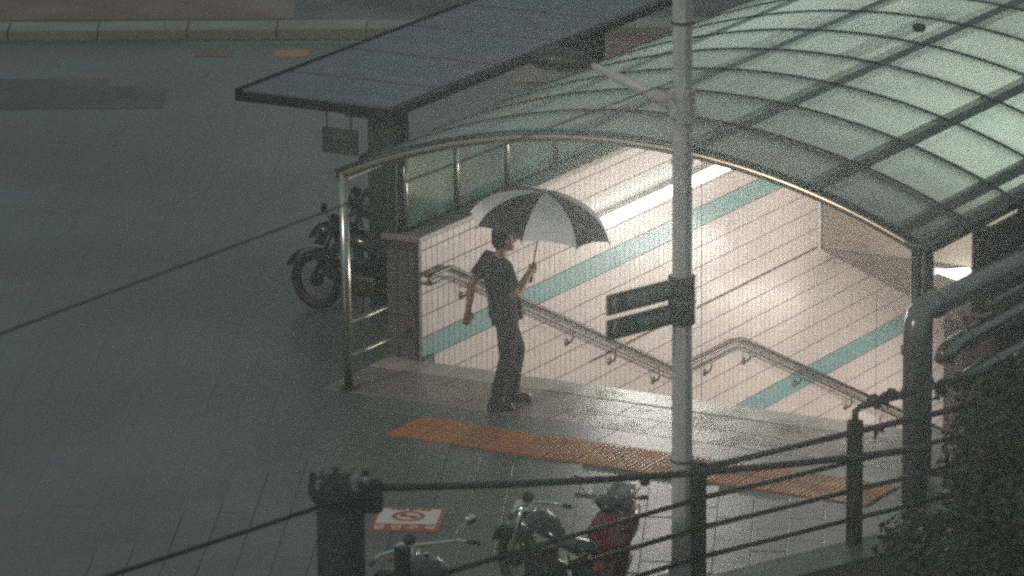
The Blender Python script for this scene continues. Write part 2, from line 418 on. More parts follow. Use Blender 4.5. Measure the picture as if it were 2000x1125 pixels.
# tactile strip: 300 mm blocks in two rows, each with its domes
tact = struct('tactile_paving', MB().span((0.9, -2.17, -0.03), (5.45, -1.565, -0.008)), M_bed)
tb = MB().box((0, 0, -0.008), (0.294, 0.294, 0.022))
for i in range(6):
    for j in range(6):
        cx, cy = -0.122 + i * 0.0488, -0.122 + j * 0.0488
        tb.lathe([(0.0165, 0.003), (0.014, 0.007), (0.008, 0.0085), (0.0, 0.0085)], (cx, cy, 0), seg=6)
tme = None
for i in range(3, 18):
    for j in range(2):
        if tme is None:
            o = obj('tile', tb, M_tactile, tact, local=True); tme = o
        else:
            o = copy_child(tme, tact)
        o.location = (0.15 + 0.302 * i, -1.718 - 0.302 * j, 0.001 + random.uniform(-0.001, 0.001))

# foreground paving slabs, set square to the fence side street
n_ = Vector((0.904, 0.427, 0)).normalized(); w_ = Vector((0.427, -0.904, 0)).normalized()
pav = struct('pavement', MB().add([(0.2, -8.9, -0.0085), (4.6, -8.9, -0.0085), (5.75, -3.2, -0.0085), (5.75, -2.18, -0.0085), (0.2, -2.18, -0.0085)], [(0, 1, 2, 3, 4)]), M_bed)
sm = MB().box((0, 0, -0.007), (0.284, 0.59, 0.016))
first = None; cands = []
org = Vector((4.12, -2.23, 0))
for i in range(-22, 12):
    for j in range(-6, 14):
        c = org + n_ * (0.29 * (i + 0.5)) + w_ * (0.6 * (j + (0.5 if i % 2 else 0.0)))
        # fence limit
        fx = 5.2 + (c.y + 4.75) * (0.437 if c.y > -4.75 else 0.313)
        if c.y > -2.42 or c.x > fx - 0.02 or c.x < 0.5 or c.y < -8.6: continue
        cands.append(c)
cands.sort(key=lambda c: (c - Vector((4.2, -4.5, 0))).length)
for c in cands[:290]:
    if first is None: first = obj('slab', sm, M_slab, pav, local=True, bevel=0.003); o = first
    else: o = copy_child(first, pav)
    o.location = (c.x, c.y, random.uniform(-0.0015, 0.0015)); o.rotation_euler = (random.gauss(0, 0.0015), random.gauss(0, 0.0015), math.atan2(n_.y, n_.x))

# ------------------------------------------------------------------ far left: street, kerb band, paving patches, painted orange reflections
u = Vector((0.878, 0.479, 0)).normalized(); v = Vector((-0.479, 0.878, 0))
def strip(c, l0, l1, d0, d1, z0, z1):
    c = Vector(c); q = [c + u * l0 + v * d0, c + u * l1 + v * d0, c + u * l1 + v * d1, c + u * l0 + v * d1]
    return MB().prism([(p.x, p.y) for p in q], z0, z1)
K0 = (-9.1, 10.75, 0)
kb = struct('kerb_band', strip(K0, -14, 9, -0.26, 0.2, -0.1, -0.02), M_grout)
for i in range(-14, 9):
    o = obj('slab', strip(K0, i + 0.006, i + 0.994, -0.26, 0.2, -0.02, 0.10 + random.uniform(-0.004, 0.004)), M_kerb, kb, bevel=0.01)
struct('street', strip(K0, -60, 60, 0.21, 40, -0.05, -0.004), M_road)
struct('lane_line', strip((-9.1, 10.2, 0), 0.2, 3.2, -0.06, 0.06, -0.011, -0.006), M_kerb)
struct('red_paving', strip((-9.3, 11.4, 0), -2.4, 1.0, 0.1, 2.2, -0.0035, 0.001), M_redpave)
struct('red_paving', strip((-4.2, 12.3, 0), -1.4, 2.2, -1.6, 1.2, -0.0035, 0.001), M_redpave)
struct('dark_paving', strip((-8.6, 8.3, 0), -3.0, 0.0, -0.5, 0.15, -0.011, -0.006), M_darkpave)
struct('dark_paving', strip((-8.9, 7.2, 0), -4.2, 1.45, -0.45, 0.55, -0.011, -0.005), M_darkpave)
struct('dark_paving', strip((-10.6, 6.2, 0), -3.0, 1.2, -0.35, 0.45, -0.011, -0.0045), M_darkpave)
struct('orange_reflection', strip((-8.15, 10.15, 0), -0.42, 0.0, -0.18, 0.14, -0.011, -0.005), M_redpave)  # this and the next: orange reflections painted as flat ground patches
struct('orange_reflection', strip((-7.72, 10.35, 0), 0.0, 0.36, -0.2, 0.16, -0.011, -0.005), M_tactile)

# ================================================================== TILED WALL
wall = thing('tiled_wall', 'long stairwell wall of upright pinkish white tiles with two teal bands', 'wall', (-0.16, 0, 0))
obj('wall_core', MB().span((-0.33, 0.0, -6.0), (-0.006, 16.0, 1.09)), M_grout, wall)
tiles = []
z_top = 1.0
def add_row(z0, z1, r):
    for c in range(0, 112):
        y0 = 0.03 + c * 0.1
        tiles.append((y0, y0 + 0.1, z0, z1, r))
add_row(1.0, 1.09, -5)
for r in range(-4, 22): add_row(0.2 - 0.2 * (r + 1), 0.2 - 0.2 * r, r)
def vis(t):
    yc, zc = (t[0] + t[1]) / 2, (t[2] + t[3]) / 2
    return zc > -0.335 * yc - 0.12
vt = sorted([t for t in tiles if vis(t)], key=lambda t: t[0])
near, rest = vt[:300], vt[300:]
GAPV, GAPH = 0.0085, 0.0095
def tile_mb(mb, t, tilt=True):
    y0, y1, z0, z1, r = t
    d = 0.006
    a, b = random.gauss(0, 0.0003), random.gauss(0, 0.0005)
    ys = (y0 + GAPV / 2, y1 - GAPV / 2); zs = (z0 + GAPH / 2, z1 - GAPH / 2)
    fv = []
    for (y, z, sy, sz) in ((ys[0], zs[0], -1, -1), (ys[1], zs[0], 1, -1), (ys[1], zs[1], 1, 1), (ys[0], zs[1], -1, 1)):
        fv.append((0.0 + a * sy + b * sz, y, z))
    bk = [(-0.006, y, z) for (_, y, z) in fv]
    mb.add(fv + bk, [(0, 1, 2, 3), (4, 5, 1, 0), (5, 6, 2, 1), (6, 7, 3, 2), (7, 4, 0, 3)])
for t in near:
    mb = MB(); tile_mb(mb, t); obj('tile', mb, M_teal if t[4] in (0, 11) else M_tile, wall, fixn=False)
mbp, mbt = MB(), MB()
for t in rest: tile_mb(mbt if t[4] in (0, 11) else mbp, t)
o = obj('tile', mbp, M_tile, wall, fixn=False); o['kind'] = 'stuff'
o = obj('tile', mbt, M_teal, wall, fixn=False); o['kind'] = 'stuff'
obj('expansion_joint', MB().span((-0.004, 3.2, -0.812), (0.0035, 8.12, -0.79)), M_grout, wall)
obj('expansion_joint', MB().span((-0.004, 5.525, -3.6), (0.0030, 5.537, 1.08)), M_grout, wall)
obj('expansion_joint', MB().span((-0.004, 9.525, -4.0), (0.0030, 9.537, -1.6)), M_grout, wall)
obj('coping', MB().span((-0.36, -0.04, 1.09), (0.03, 16.0, 1.145)), M_cap, wall, bevel=0.008)
# end face of the wall, tiled as well
for i in range(3):
    for k in range(-6, 0):
        z0 = 0.2 - 0.2 * (k + 2) - 0.0
        z0 = -0.2 + 0.2 * (k + 6); z1 = z0 + 0.2
        if z0 < 0 - 0.001: continue
        obj('tile', MB().span((-0.325 + i * 0.108 + 0.004, -0.008, z0 + 0.005), (-0.325 + (i + 1) * 0.108 - 0.004, 0.0, min(z1, 1.085) - 0.005)), M_endtile, wall)
obj('corner_strip', MB().span((-0.03, -0.03, 0.0), (0.012, 0.028, 1.088)), M_darkmetal, wall, bevel=0.004)
obj('skirting', MB().span((0.001, 0.03, -0.12), (0.03, 0.22, 0.02)), M_darkmetal, wall, bevel=0.01)

# right-hand wall, seen from outside
rw = thing('side_wall', 'low outer wall on the right of the stairs, behind the pipes', 'wall', (5.45, 0, 0))
obj('wall_core', MB().span((5.30, -0.03, -6.0), (5.60, 16.0, 1.09)), M_sidewall, rw)
obj('coping', MB().span((5.27, -0.07, 1.09), (5.64, 16.0, 1.145)), M_cap, rw, bevel=0.008)
bk = thing('end_wall', 'plain wall closing the far end of the stairwell', 'wall', (2.65, 16.0, 0))
obj('wall_core', MB().span((-0.33, 16.0, -6.0), (5.60, 16.25, 1.9)), M_plaster, bk)

# lintel and sloping soffit over the lower flight
lin = thing('passage_lintel', 'beige lintel and sloping ceiling above the lower flight of stairs', 'lintel', (2.65, 8.15, -0.8))
obj('beam', MB().span((0.002, 8.15, -0.82), (5.298, 8.5, 1.08)), M_plaster, lin)
sf = MB(); A = [(0.002, 8.5, -0.984), (5.298, 8.5, -0.984), (5.298, 14.5, -3.8), (0.002, 14.5, -3.8)]
sf.add(A + [(x, y, z + 0.25) for x, y, z in A], [(0, 3, 2, 1), (4, 5, 6, 7), (0, 1, 5, 4), (1, 2, 6, 5), (2, 3, 7, 6), (3, 0, 4, 7)])
obj('soffit', sf, M_plaster, lin)
sfe = MB(); A = [(0.002, 8.15, -0.82), (5.298, 8.15, -0.82), (5.298, 8.5, -0.984), (0.002, 8.5, -0.984)]
sfe.add(A + [(x, y, -0.80) for x, y, z in A], [(0, 3, 2, 1), (0, 1, 5, 4), (2, 3, 7, 6)])
obj('soffit_edge', sfe, M_plaster, lin)
for i in range(5):
    for k, (z0, z1) in enumerate(((-0.81, -0.36), (-0.35, 0.14), (0.15, 0.64), (0.65, 1.07))):
        obj('panel', MB().span((0.05 + i * 1.05, 8.138, z0), (0.05 + i * 1.05 + 1.04, 8.15, z1)), M_plaster, lin, bevel=0.004)
obj('edge_trim', MB().span((0.0, 8.09, -0.83), (0.03, 8.136, 1.07)), M_whitetrim, lin, bevel=0.006)

# ------------------------------------------------------------------ handrail on the tiled wall
hr = thing('wall_handrail', 'steel handrail with curved brackets running down the tiled wall', 'handrail', (0.08, 0.1, 0.75))
HX = 0.075
path = [(0.02, 0.06, 0.78), (HX, 0.08, 0.78), (HX, 0.42, 0.775), (HX, 0.48, 0.755), (HX, 4.86, -1.265), (HX, 4.95, -1.285), (HX, 6.22, -1.295), (HX, 6.32, -1.325), (HX, 13.0, -4.36)]
obj('upper_rail', MB().tube(path, 0.021, 12), M_rail, hr, smooth=True)
low = [(p[0], p[1], p[2] - 0.085) for p in path]
obj('lower_rail', MB().tube(low, 0.012, 10), M_rail, hr, smooth=True)
obj('end_loop', MB().tube([(HX, 0.08, 0.78), (HX, 0.045, 0.74), (HX, 0.08, 0.695)], 0.017, 10), M_rail, hr, smooth=True)
def rail_z(y):
    for a, b in zip(path[1:], path[2:]):
        if a[1] <= y <= b[1]: return a[2] + (b[2] - a[2]) * (y - a[1]) / (b[1] - a[1])
    return path[-1][2]
for y in (0.75, 1.75, 2.75, 3.6, 4.5, 5.6, 6.45, 7.6, 8.8, 9.9):
    z = rail_z(y)
    br = MB().tube([(HX, y, z - 0.09), (HX, y, z - 0.15), (HX - 0.02, y, z - 0.19), (0.03, y, z - 0.205), (0.0, y, z - 0.205)], 0.011, 8)
    br.lathe([(0.0, 0.012), (0.035, 0.012), (0.035, 0.0)], (0.0, y, z - 0.205), axis=(1, 0, 0), seg=12)
    obj('bracket', br, M_rail, hr, smooth=True)

# ================================================================== CANOPY
CX, CH, RISE = 2.59, 2.77, 0.61
RAD = (CH * CH + RISE * RISE) / (2 * RISE)
ZC = 2.52 - RAD
AM = math.asin(CH / RAD)
def arc(a, r): return (CX + math.sin(a) * r, ZC + math.cos(a) * r)
def angx(x): return math.asin((x - CX) / RAD)
def arc_band(y0, y1, r0, r1, a0=-AM, a1=AM, n=40):
    m = MB(); vs = []; fs = []
    for i in range(n + 1):
        a = a0 + (a1 - a0) * i / n
        (xi, zi), (xo, zo) = arc(a, r0), arc(a, r1)
        vs += [(xi, y0, zi), (xo, y0, zo), (xo, y1, zo), (xi, y1, zi)]
    for i in range(n):
        for k in range(4):
            k2 = (k + 1) % 4; fs.append((i * 4 + k, i * 4 + k2, (i + 1) * 4 + k2, (i + 1) * 4 + k))
    fs += [(0, 3, 2, 1), (n * 4, n * 4 + 1, n * 4 + 2, n * 4 + 3)]
    return m.add(vs, fs)
can = thing('barrel_canopy', 'arched canopy of frosted green panels over the subway stairs', 'canopy', (CX, -1.09, 0))
Y0 = -1.09; BAY = 0.915; NB = 14
for k in range(NB):
    ya, yb = Y0 + BAY * k + 0.008, Y0 + BAY * (k + 1) - 0.008
    obj('roof_panel', arc_band(ya, yb, RAD + 0.045, RAD + 0.049, -AM - 0.012, AM + 0.012, 110), M_canopy, can)
for k in range(1, NB + 1):
    y = Y0 + BAY * k
    obj('rib_strip', arc_band(y - 0.016, y + 0.016, RAD + 0.049, RAD + 0.060, -AM - 0.012, AM + 0.012), M_gasket, can, smooth=False)
    obj('rib', arc_band(y - 0.03, y + 0.03, RAD - 0.085, RAD + 0.005), M_greygreen, can)
for x in (0.02, 1.12, 2.2, 3.28, 4.40, 5.18):
    a = angx(x)
    obj('purlin', arc_band(Y0 + 0.05, Y0 + BAY * NB, RAD - 0.03, RAD + 0.043, a - 0.0085, a + 0.0085, 2), M_greygreen, can)
# front arch tube and its dark cover
pts = [(arc(-AM + 2 * AM * i / 48, RAD)[0], Y0, arc(-AM + 2 * AM * i / 48, RAD)[1]) for i in range(49)]
obj('front_arch', MB().tube(pts, 0.038, 14), M_bronze, can, smooth=True)
obj('front_gasket', arc_band(Y0 - 0.02, Y0 + 0.035, RAD + 0.046, RAD + 0.066), M_gasket, can)
for x, s in ((CX - CH, -1), (CX + CH, 1)):
    obj('eave_beam', MB().tube([(x, Y0, 1.91), (x, Y0 + BAY * NB, 1.91)], 0.045, 12), M_steel if s > 0 else M_greygreen, can, smooth=True)
    obj('eave_gutter', MB().span((x + s * 0.03 - 0.035, Y0 + 0.1, 1.84), (x + s * 0.03 + 0.035, Y0 + BAY * NB, 1.875)), M_darkmetal, can)
# front posts
obj('front_post', MB().tube([(-0.10, Y0, 0), (-0.125, Y0, 1.95)], 0.042, 14), M_steel, can, smooth=True)
obj('base_plate', MB().lathe([(0.085, 0.0), (0.085, 0.012), (0.05, 0.02)], (-0.10, Y0, 0.002), seg=18), M_darkmetal, can)
obj('front_post', MB().tube([(5.35, Y0, 0), (5.36, Y0, 1.93)], 0.045, 14), M_darkmetal, can, smooth=True)
obj('front_post', MB().tube([(5.45, Y0 + 0.03, 0), (5.45, Y0 + 0.03, 1.9)], 0.05, 4), M_darkmetal, can)
# side posts and stanchions with glass between
ys = [0.10, 1.03, 1.97, 2.91, 3.84, 4.78, 5.7, 6.63, 7.56, 8.5, 9.4, 10.3, 11.2]
for i, y in enumerate(ys):
    obj('stanchion', MB().tube([(-0.19, y, 1.14), (-0.19, y, 1.93)], 0.024, 12), M_steel, can, smooth=True)
    obj('side_post', MB().box((-0.29, y - 0.03, 1.52), (0.11, 0.11, 0.78)), M_darkmetal, can, bevel=0.006)
    if i + 1 < len(ys):
        obj('side_glass', MB().span((-0.205, y + 0.035, 1.16), (-0.195, ys[i + 1] - 0.035, 1.86)), M_glass, can)
        obj('glass_bead', MB().span((-0.215, y + 0.03, 1.145), (-0.185, ys[i + 1] - 0.03, 1.165)), M_darkmetal, can)
    obj('side_post', MB().box((5.46, y - 0.12, 1.50), (0.12, 0.12, 0.74)), M_darkmetal, can, bevel=0.006)
    if i + 1 < len(ys) and i > 0 or i == 0:
        obj('side_glass', MB().span((5.455, y - 0.04, 1.16), (5.465, ys[min(i + 1, len(ys) - 1)] - 0.20 + (0.001 if i + 1 == len(ys) else 0), 1.83)), M_glass, can)
obj('vent_cap', MB().lathe([(0.0, 0.07), (0.05, 0.065), (0.06, 0.04), (0.05, 0.0)], (arc(angx(3.05), RAD + 0.049)[0], Y0 + BAY * 5.45, arc(angx(3.05), RAD + 0.049)[1]), seg=16), M_gasket, can, smooth=True)

# two rails between the left front post and the wall end
for z, nm in ((0.585, 'upper'), (0.285, 'lower')):
    o = obj('guard_rail', MB().tube([(-0.10, Y0 + 0.03, z), (-0.10, -0.035, z - 0.005)], 0.019, 12), M_steel, can, smooth=True)

# ------------------------------------------------------------------ fluorescent battens
def batten(label, a, b, side, power=0.0, aim=None, group='fluorescent battens of the stairwell', r=0.024):
    a, b, side = Vector(a), Vector(b), Vector(side)
    t = thing('fluorescent_lamp', label, 'lamp', tuple((a + b) / 2), group=group)
    d = (b - a).normalized(); q = Vector((0, 0, 1)) if abs(d.z) < 0.9 else Vector((1, 0, 0))
    c = (a + b) / 2 - side * 0.07
    x = d; y = side.normalized(); z = x.cross(y)
    obj('housing', MB().box(c, ((b - a).length + 0.06, 0.04, 0.05), mat=Matrix((x, y, z)).transposed()), M_lampwhite, t, bevel=0.006)
    obj('tube', MB().tube([a, b], r, 12), M_tube, t, smooth=True)
    for e, s in ((a, -1), (b, 1)):
        obj('end_cap', MB().box(e + d * (s * 0.025) - side * 0.02, (0.035, 0.07, 0.07), mat=Matrix((x, y, z)).transposed()), M_lampwhite, t)
    if power:
        ld = bpy.data.lights.new('tube_light', 'AREA'); ld.shape = 'RECTANGLE'; ld.size = (b - a).length; ld.size_y = 0.07
        ld.energy = power * 1.45; ld.color = (1.0, 0.94, 0.86)
        lo = bpy.data.objects.new('tube_light', ld); COL.objects.link(lo); lo.parent = t
        p = (a + b) / 2 + y * ((max(r) if isinstance(r, list) else r) + 0.012) - base_of(t)
        mm = Matrix((x, (-y).cross(x) * -1, -y)).transposed()
        zz = -(Vector(aim).normalized() if aim else y); yy = zz.cross(x)
        mm = Matrix((x, yy, zz)).transposed().to_4x4(); mm.translation = p
        lo.matrix_local = mm
    return t
batten('long bright fluorescent lamp fixed along the tiled wall behind the umbrella', (0.15, 3.18, 0.57), (0.15, 5.90, 0.57), (1, 0, 0), 160, (1, 0, 0.25), r=0.052)
batten('fluorescent lamp on the inner face of the low outer wall', (5.21, 0.5, 0.62), (5.21, 4.7, 0.62), (-1, 0, 0), 125, (-1, 0, 0.7))
batten('fluorescent lamp hung under the canopy ridge above the first flight', (2.5, 2.6, 2.20), (2.5, 4.6, 2.20), (0, 0, -1), 12)
batten('bright wedge shaped lamp on the lintel seen through the right side glass', (1.36, 8.05, -0.88), (1.70, 8.05, -0.88), (0, -1, 0), 14, r=[0.014, 0.085])
batten('fluorescent lamp on the outer wall beside the lower flight', (5.21, 6.2, -0.55), (5.21, 7.9, -0.55), (-1, 0, 0), 135, (-1, 0, -0.8))
batten('fluorescent lamp under the sloping soffit of the lower flight', (1.3, 10.2, -1.95), (3.2, 10.2, -1.95), (0, -0.4, -0.9), 60)

# ================================================================== BIKE SHELTER
sh = thing('bus_shelter', 'flat grey panelled shelter roof on two dark square columns', 'shelter', (-1.2, 1.6, 0))
SX0, SX1, SY0, SY1, SZ = -2.50, -0.87, 1.05, 7.6, 1.98
seams = [SY0, 1.95, 3.05, 4.2, 5.3, 6.45, SY1]
for i in range(len(seams) - 1):
    obj('roof_panel', MB().span((SX0 + 0.035, seams[i] + 0.028, SZ + 0.002), (SX1 - 0.02, seams[i + 1] - 0.028, SZ + 0.03)), M_roofmetal, sh, bevel=0.004)
obj('roof_deck', MB().span((SX0, SY0, SZ - 0.08), (SX1, SY1, SZ)), M_deck, sh, bevel=0.006)
obj('edge_trim', MB().span((SX0 - 0.03, SY0, SZ - 0.08), (SX0 + 0.03, SY1, SZ + 0.035)), M_deck, sh)
obj('edge_rail', MB().tube([(SX1 + 0.005, SY0 - 0.01, SZ + 0.0), (SX1 + 0.005, SY1, SZ + 0.0)], 0.04, 12), M_darkmetal, sh, smooth=True)
for y in (1.42, 5.25):
    obj('column', MB().box((-1.12, y, SZ / 2 - 0.04), (0.29, 0.27, SZ - 0.08)), M_darkmetal, sh, bevel=0.012)
    obj('brace', MB().box((-1.35, y, SZ - 0.14), (0.4, 0.08, 0.10)), M_darkmetal, sh)
obj('round_fitting', MB().ball((-1.33, 1.34, 1.42), (0.06, 0.05, 0.055)), M_black, sh, smooth=True)  # small dark round fitting on the column, gives no light

hs = thing('hanging_sign', 'small dark board with a bicycle picture hung under the shelter roof', 'sign', (-1.52, 1.3, 1.9))
SYH = 1.22
obj('board', MB().span((-1.70, SYH - 0.015, 1.475), (-1.33, SYH + 0.015, 1.71)), M_sign, hs, bevel=0.005)
for x in (-1.655, -1.40):
    obj('hanger', MB().tube([(x, SYH, 1.71), (x, SYH, 1.91)], 0.008, 8), M_darkmetal, hs)
pic = MB()
yy = SYH - 0.016
for cx in (-1.58, -1.45): pic.torus((cx, yy, 1.605), 0.042, 0.006, (0, 1, 0), 24, 6)
for a, b in (((-1.58, 1.605), (-1.535, 1.66)), ((-1.535, 1.66), (-1.47, 1.66)), ((-1.47, 1.66), (-1.52, 1.605)), ((-1.52, 1.605), (-1.535, 1.66)), ((-1.45, 1.605), (-1.475, 1.685)), ((-1.475, 1.685), (-1.445, 1.69)), ((-1.58, 1.605), (-1.52, 1.605)), ((-1.54, 1.66), (-1.55, 1.68))):
    pic.tube([(a[0], yy, a[1]), (b[0], yy, b[1])], 0.005, 6)
obj('bicycle_picture', pic, M_dimprint, hs)
text_mesh('자전거 보관소', 0.05, M_dimprint, 'lettering', hs, frame((-1.515, SYH - 0.018, 1.515), (1, 0, 0), (0, 0, 1)))

# ================================================================== STREET POLE, LAMP, SIGNS
PX, PY = 4.985, -4.60
pole = thing('street_lamp', 'tall grey street pole with an unlit cobra lamp on a tapering arm', 'street lamp', (PX, PY, 0))
obj('pole', MB().tube([(PX, PY, 0), (PX, PY, 1.2), (PX, PY, 7.5)], [0.088, 0.085, 0.075], 8), M_pole, pole, bevel=0.004)
obj('base_flange', MB().lathe([(0.19, 0), (0.19, 0.025), (0.11, 0.04), (0.095, 0.12)], (PX, PY, 0), seg=20), M_pole, pole)
for z in (0.95, 2.28, 3.35, 4.45): obj('band', MB().tube([(PX, PY, z), (PX, PY, z + 0.02)], 0.090, 12), M_polestain if z != 3.35 else M_pole, pole)
dA = Vector((-1, 0.0, 0)).normalized()
P0 = Vector((PX - 0.06, PY, 3.80)); P1 = Vector((PX - 0.83, PY + 0.0, 4.06))
obj('arm', MB().tube([P0, P0.lerp(P1, 0.35), P1], [(0.075, 0.04), (0.048, 0.036), (0.024, 0.026)], 10, upv=(0, 0, 1)), M_pole, pole, smooth=True)
obj('arm_collar', MB().tube([(PX, PY, 3.68), (PX, PY, 3.93)], 0.102, 12), M_pole, pole)
for z in (3.72, 3.88): obj('bolt', MB().lathe([(0, 0.022), (0.016, 0.022), (0.02, 0.0)], (PX - 0.02, PY - 0.1, z), axis=(-0.2, -1, 0), seg=8), M_chrome, pole)
hc = P1 + dA * 0.27 + Vector((0, 0, 0.03))
hd = MB().tube([P1 - dA * 0.05, P1 + dA * 0.06, P1 + dA * 0.2, P1 + dA * 0.34, P1 + dA * 0.45 + Vector((0, 0, -0.02)), P1 + dA * 0.50 + Vector((0, 0, -0.03))],
               [(0.035, 0.04), (0.07, 0.085), (0.10, 0.13), (0.09, 0.14), (0.055, 0.09), (0.01, 0.02)], 16, upv=(0, 0, 1))
obj('lamp_head', hd, M_darkmetal, pole, smooth=True)
obj('lamp_glass', MB().ball(P1 + dA * 0.25 + Vector((0, 0, -0.065)), (0.15, 0.09, 0.05)), M_lens, pole, smooth=True)

SD = Vector((-0.302, -0.953, 0)).normalized()           # boards point away from the pole
SN = Vector((SD.y, -SD.x, 0)); SN = -SN if SN.x < 0 else SN   # face seen from the street
def sign(z, txt, label, tx, ts):
    t = thing('direction_sign', label, 'sign', (PX, PY, z), group='direction boards on the grey pole')
    a = Vector((PX, PY, z)) + SD * 0.075; b = a + SD * 0.74
    x = -SD; y = SN; zz = Vector((0, 0, 1)); mm = Matrix((x, y, x.cross(y))).transposed()
    obj('board', MB().box((a + b) / 2, (0.74, 0.03, 0.160), mat=mm), M_sign, t, bevel=0.003)
    obj('collar', MB().tube([(PX, PY, z - 0.09), (PX, PY, z + 0.085)], 0.112, 10), M_darkmetal, t)
    ob = Vector((PX, PY, z)) + SN * 0.0165
    tip = ob + SD * (0.815 - 0.045)
    ch = MB()
    for s in (1, -1):
        p, q = tip, tip - SD * 0.04 + Vector((0, 0, 0.052 * s))
        ch.tube([p, q], 0.005, 6)
    obj('arrow', ch, M_signarrow, t)
    text_mesh(txt, ts, M_signtext, 'lettering', t, frame(ob + SD * tx, -SD, (0, 0, 1)))
    return t
sign(2.365, '한국문화회관', 'upper dark direction board with a left arrow on the grey pole', 0.38, 0.085)
sign(2.165, '우체국 앞길', 'lower dark direction board with a left arrow on the grey pole', 0.33, 0.075)

# ================================================================== FENCE
FA, FB, FC = Vector((5.21, -4.76, 0)), Vector((5.84, -3.26, 0)), Vector((6.42, -1.95, 0))
FZ = Vector((4.27, -7.75, 0)); FY = Vector((3.6, -9.9, 0))
fence = thing('railing_fence', 'dark metal railing with square posts and four bars beside the pavement', 'fence', tuple(FA))
H = {}
def post(p, h, w, top=True):
    d = (FB - FA).normalized()
    rz = math.atan2(d.y, d.x)
    obj('post', MB().box((p.x, p.y, h / 2), (w, w, h), rz), M_fence, fence, bevel=0.006)
post(FA, 1.02, 0.092); post(FB, 1.06, 0.096); post(FC, 1.06, 0.096)
post(FZ, 1.02, 0.092)
for z in (0.96, 0.72, 0.48, 0.24):
    r = 0.026 if z > 0.9 else 0.021
    for a, b in ((FA, FB), (FB, FC), (FZ, FA), (FY, FZ)):
        if z > 0.9 and (a is FZ or a is FY): continue
        obj('bar', MB().tube([(a.x, a.y, z), (b.x, b.y, z)], r, 10), M_fence, fence, smooth=True)
d = (FC - FB).normalized()
hp = [FB + Vector((0, 0, 1.04)), FB + Vector((0, 0, 1.13)), FB + d * 0.05 + Vector((0, 0, 1.16)), FB + d * 0.35 + Vector((0, 0, 1.17)), FC + Vector((0, 0, 1.22))]
obj('hand_bar', MB().tube(hp, 0.027, 10), M_fence, fence, smooth=True)
nn = Vector((0.92, -0.40, 0)).normalized()
kb2 = MB()
for a, b in ((FY, FZ), (FZ, FA), (FA, FB), (FB, FC), (FC, FC + (FC - FB) * 4)):
    q = [a - nn * 0.10, b - nn * 0.10, b + nn * 0.34, a + nn * 0.34]
    kb2.prism([(p.x, p.y) for p in q][::1], -0.3, 0.03)
struct('planter_kerb', kb2, M_darkpave)
bed = MB(); q = [FY + nn * 0.34, FA + nn * 0.34, FC + nn * 0.34, FC + (FC - FB) * 4 + nn * 0.34, FC + (FC - FB) * 4 + nn * 4, FA + nn * 4, FY + nn * 4]
bed.prism([(p.x, p.y) for p in q], -0.3, 0.012)
struct('planting_bed', bed, M_soil)

# ================================================================== PIPES OUTSIDE THE RIGHT WALL
def pipe(label, pts, r, m, flanges=(), name='pipe'):
    t = thing(name, label, 'pipe', tuple(pts[0]), group='pipes along the outer wall')
    obj('run', MB().tube(pts, r, 16), m, t, smooth=True)
    for (p, dd) in flanges:
        p = Vector(p); dd = Vector(dd).normalized()
        obj('flange', MB().tube([p - dd * 0.03, p + dd * 0.03], r * 1.16, 16), m, t)
    for y in (0.6, 2.2):
        pz = pts[-1][2]
        obj('hanger', MB().span((5.601, y - 0.02, pz - r - 0.03), (pts[-1][0], y + 0.02, pz - r)), M_darkmetal, t)
    return t
XP = 5.78
pipe('thick grey pipe rising beside the entrance and bending along the outer wall',
     [(XP, -2.0, 0), (XP, -2.0, 1.45), (XP, -1.985, 1.53), (XP, -1.94, 1.59), (XP, -1.87, 1.625), (XP, -1.78, 1.63), (XP, -1.2, 1.60), (XP, 6, 1.52)], 0.105, M_pipe,
     [((XP, -2.0, 1.32), (0, 0, 1)), ((XP, -1.62, 1.622), (0, 1, 0)), ((XP, 0.3, 1.58), (0, 1, 0))])
pipe('dark shiny pipe just under the thick grey pipe', [(5.80, -1.5, 1.10), (5.80, -1.45, 1.16), (5.80, -1.3, 1.19), (5.80, 6, 1.16)], 0.085, M_pipedark,
     [((5.80, -1.05, 1.186), (0, 1, 0))])
pipe('dark shiny pipe in the middle of the stack', [(5.78, -0.55, 1.36), (5.78, -0.4, 1.37), (5.78, 6, 1.33)], 0.055, M_pipedark)
pipe('lowest dark shiny pipe almost hidden by ivy', [(5.90, -1.35, 0.86), (5.90, -1.3, 0.90), (5.90, -1.15, 0.915), (5.90, 6, 0.88)], 0.075, M_pipedark,
     [((5.90, -0.7, 0.91), (0, 1, 0))])

